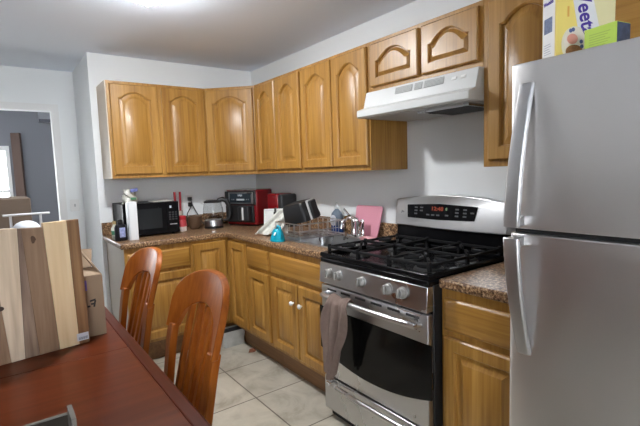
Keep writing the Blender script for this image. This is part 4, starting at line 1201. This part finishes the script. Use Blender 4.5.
stave(0.1013, 0.165, 0.1163, 0.182, 0.449, S_BROWN, 0.452)
stave(0.1653, 0.208, 0.1823, 0.192, 0.452, S_STREAK, 0.453)
stave(0.2083, 0.248, 0.1923, 0.275, 0.454, S_GREY, 0.458)
stave(0.2483, 0.330, 0.2753, 0.330, 0.458, S_BROWN, 0.46)
kp = u0 + ux*0.150 + ul*0.41 + un*0.0004
obj('knot', MB().loops([[kp + ux*0.006*math.cos(2*PI*k/10)*(1+0.3*(k % 3)) + ul*0.014*math.sin(2*PI*k/10) for k in range(10)], [kp + un*0.0008 + ux*0.006*math.cos(2*PI*k/10)*(1+0.3*(k % 3)) + ul*0.014*math.sin(2*PI*k/10) for k in range(10)]]), plain('knot_dark', (0.08, 0.042, 0.022), 0.7), t, label='dark knot')
kp2 = u0 + ux*0.262 + ul*0.19 + un*0.0004
obj('knot', MB().loops([[kp2 + ux*0.010*math.cos(2*PI*k/10) + ul*0.008*math.sin(2*PI*k/10) for k in range(10)], [kp2 + un*0.0008 + ux*0.010*math.cos(2*PI*k/10) + ul*0.008*math.sin(2*PI*k/10) for k in range(10)]]), plain('knot_dark2', (0.05, 0.03, 0.02), 0.7), t)
stk = obj('price_sticker', MB().obox(u0 + ux*0.003 + ul*0.012 + un*0.0003, ux*0.040, ul*0.028, un*0.0005), plain('sticker_white', (0.70, 0.72, 0.78), 0.5), t, label='small white sticker')
for k in range(9):
    obj('sticker_print', MB().obox(u0 + ux*(0.007+k*0.0036) + ul*0.016 + un*0.0009, ux*(0.0014+0.0008*(k % 2)), ul*0.010, un*0.0003), plain('sticker_ink', (0.16, 0.17, 0.24), 0.5), stk)

# cardboard box behind the panel
t = thing('cardboard_box', 'open cardboard box with a black printed mark, behind the right end of the striped panel', 'box', (-1.94, -1.90, TZ))
BX0, BX1, BY0, BY1, BZ1 = -2.10, -1.772, -1.994, -1.79, 0.998
sh = MB()
sh.box((BX0, BY0, TZ+0.001), (BX1, BY0+0.004, BZ1)); sh.box((BX0, BY1-0.004, TZ+0.001), (BX1, BY1, BZ1))
sh.box((BX0, BY0+0.004, TZ+0.001), (BX0+0.004, BY1-0.004, BZ1)); sh.box((BX1-0.004, BY0+0.004, TZ+0.001), (BX1, BY1-0.004, BZ1))
sh.box((BX0+0.004, BY0+0.004, TZ+0.001), (BX1-0.004, BY1-0.004, TZ+0.005))
obj('carton', sh, CARD, t)
def flap(P, mat=CARD):
    P = [Vector(p) for p in P]
    n = (P[1]-P[0]).cross(P[2]-P[0]).normalized()*0.003
    return obj('flap', MB().loops([P, [p+n for p in P]]), mat, t)
flap([(BX1-0.002, BY0+0.004, BZ1+0.0005), (BX1-0.002, BY1-0.004, BZ1+0.0005), (BX1-0.045, BY1-0.01, BZ1+0.085), (BX1-0.070, BY0+0.10, BZ1+0.105)])
flap([(BX0+0.006, BY1-0.003, BZ1+0.0005), (BX1-0.006, BY1-0.003, BZ1+0.0005), (BX1+0.01, BY1+0.055, BZ1+0.070), (BX0+0.01, BY1+0.050, BZ1+0.088)])
flap([(BX0+0.006, BY0+0.002, BZ1+0.0005), (BX1-0.004, BY0+0.002, BZ1+0.0005), (BX1-0.012, BY0+0.06, BZ1+0.022), (BX0+0.012, BY0+0.06, BZ1+0.022)])
mk = MB()
ma = [(-1.842, 0.876), (-1.828, 0.884), (-1.815, 0.892), (-1.806, 0.900)]
for k, (x, z) in enumerate(ma[:3]):
    mk.box((x-0.004, BY0-0.0008, z-0.006), (x+0.006, BY0-0.0002, z+0.001))
mk.obox((-1.822, BY0-0.0008, 0.898), (0.020, 0, 0.004), (0, 0.0006, 0), (0, 0, 0.007)); mk.obox((-1.806, BY0-0.0008, 0.876), (0.006, 0, 0.026), (0, 0.0006, 0), (-0.006, 0, 0.002))
obj('printed_mark', mk, plain('print_black', (0.015, 0.013, 0.012), 0.6), t, label='black curved arrow mark')
obj('tape', MB().box((-1.835, BY0-0.0006, 0.945), (-1.829, BY0-0.0001, 0.985)), plain('tape_violet', (0.22, 0.16, 0.60), 0.4), t)

# white rack and white domed jar between panel and box
t = thing('white_rack', 'white metal rack bar rising behind the striped panel', 'rack', (-1.99, -1.725, TZ))
WR = plain('rack_white', (0.74, 0.75, 0.78), 0.35)
obj('top_bar', MB().box((-2.068, -1.735, 1.236), (-1.906, -1.715, 1.244)), WR, t, 0.003)
for x in (-2.042, -1.940):
    obj('post', MB().tube([(x, -1.725, TZ+0.012), (x, -1.725, 1.237)], 0.005, 10), WR, t)
obj('base', MB().box((-2.068, -1.770, TZ+0.001), (-1.906, -1.690, TZ+0.013)), WR, t, 0.003)
t = thing('white_jar', 'white jar with a rounded lid behind the striped panel, under the white bar', 'jar', (-1.988, -1.64, TZ))
obj('body', MB().lathe([(0.05, 0), (0.056, 0.01), (0.056, 0.37), (0.052, 0.40)], (-1.988, -1.635, TZ+0.001), 24), WHITEP, t)
obj('lid', MB().lathe([(0.054, 0), (0.050, 0.020), (0.036, 0.036), (0.018, 0.044), (0.002, 0.046)], (-1.988, -1.635, TZ+0.4015), 24), plain('lid_white', (0.74, 0.78, 0.84), 0.35), t)

# a second carton farther back, beyond the table
t = thing('moving_box', 'brown cardboard box stacked high beyond the table, seen against the doorway', 'box', (-2.25, -0.9, 0))
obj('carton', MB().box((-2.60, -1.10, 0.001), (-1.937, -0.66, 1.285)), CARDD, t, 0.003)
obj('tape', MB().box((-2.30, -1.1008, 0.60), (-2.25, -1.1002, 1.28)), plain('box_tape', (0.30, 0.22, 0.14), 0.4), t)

# grey open box in the near left corner of the picture
t = thing('open_carton', 'open grey-brown box at the near end of the table', 'box', (-2.15, -3.08, TZ))
OX0, OX1, OY0, OY1, OZ = -2.36, -1.999, -3.22, -2.945, 0.936
gr = plain('grey_board', (0.04, 0.034, 0.028), 0.9, spec=0.1)
ob = MB()
ob.box((OX0, OY1-0.006, TZ+0.001), (OX1-0.0085, OY1, OZ)); ob.box((OX0, OY0, TZ+0.001), (OX1-0.0085, OY0+0.006, OZ-0.05))
ob.box((OX0, OY0+0.006, TZ+0.001), (OX0+0.006, OY1-0.006, OZ)); ob.box((OX0+0.006, OY0+0.006, TZ+0.001), (OX1-0.0085, OY1-0.006, TZ+0.006))
obj('box_body', ob, gr, t)
obj('rim', MB().box((OX0, OY1-0.006, OZ+0.0003), (OX1-0.0085, OY1, OZ+0.003)), plain('board_edge', (0.16, 0.145, 0.125), 0.8), t)
obj('end_wall', MB().box((OX1-0.008, OY1-0.06, TZ+0.001), (OX1, OY1, OZ+0.015)).box((OX1-0.008, OY0, TZ+0.001), (OX1, OY1-0.06, OZ-0.05)), plain('grey_edge', (0.17, 0.155, 0.135), 0.8), t)
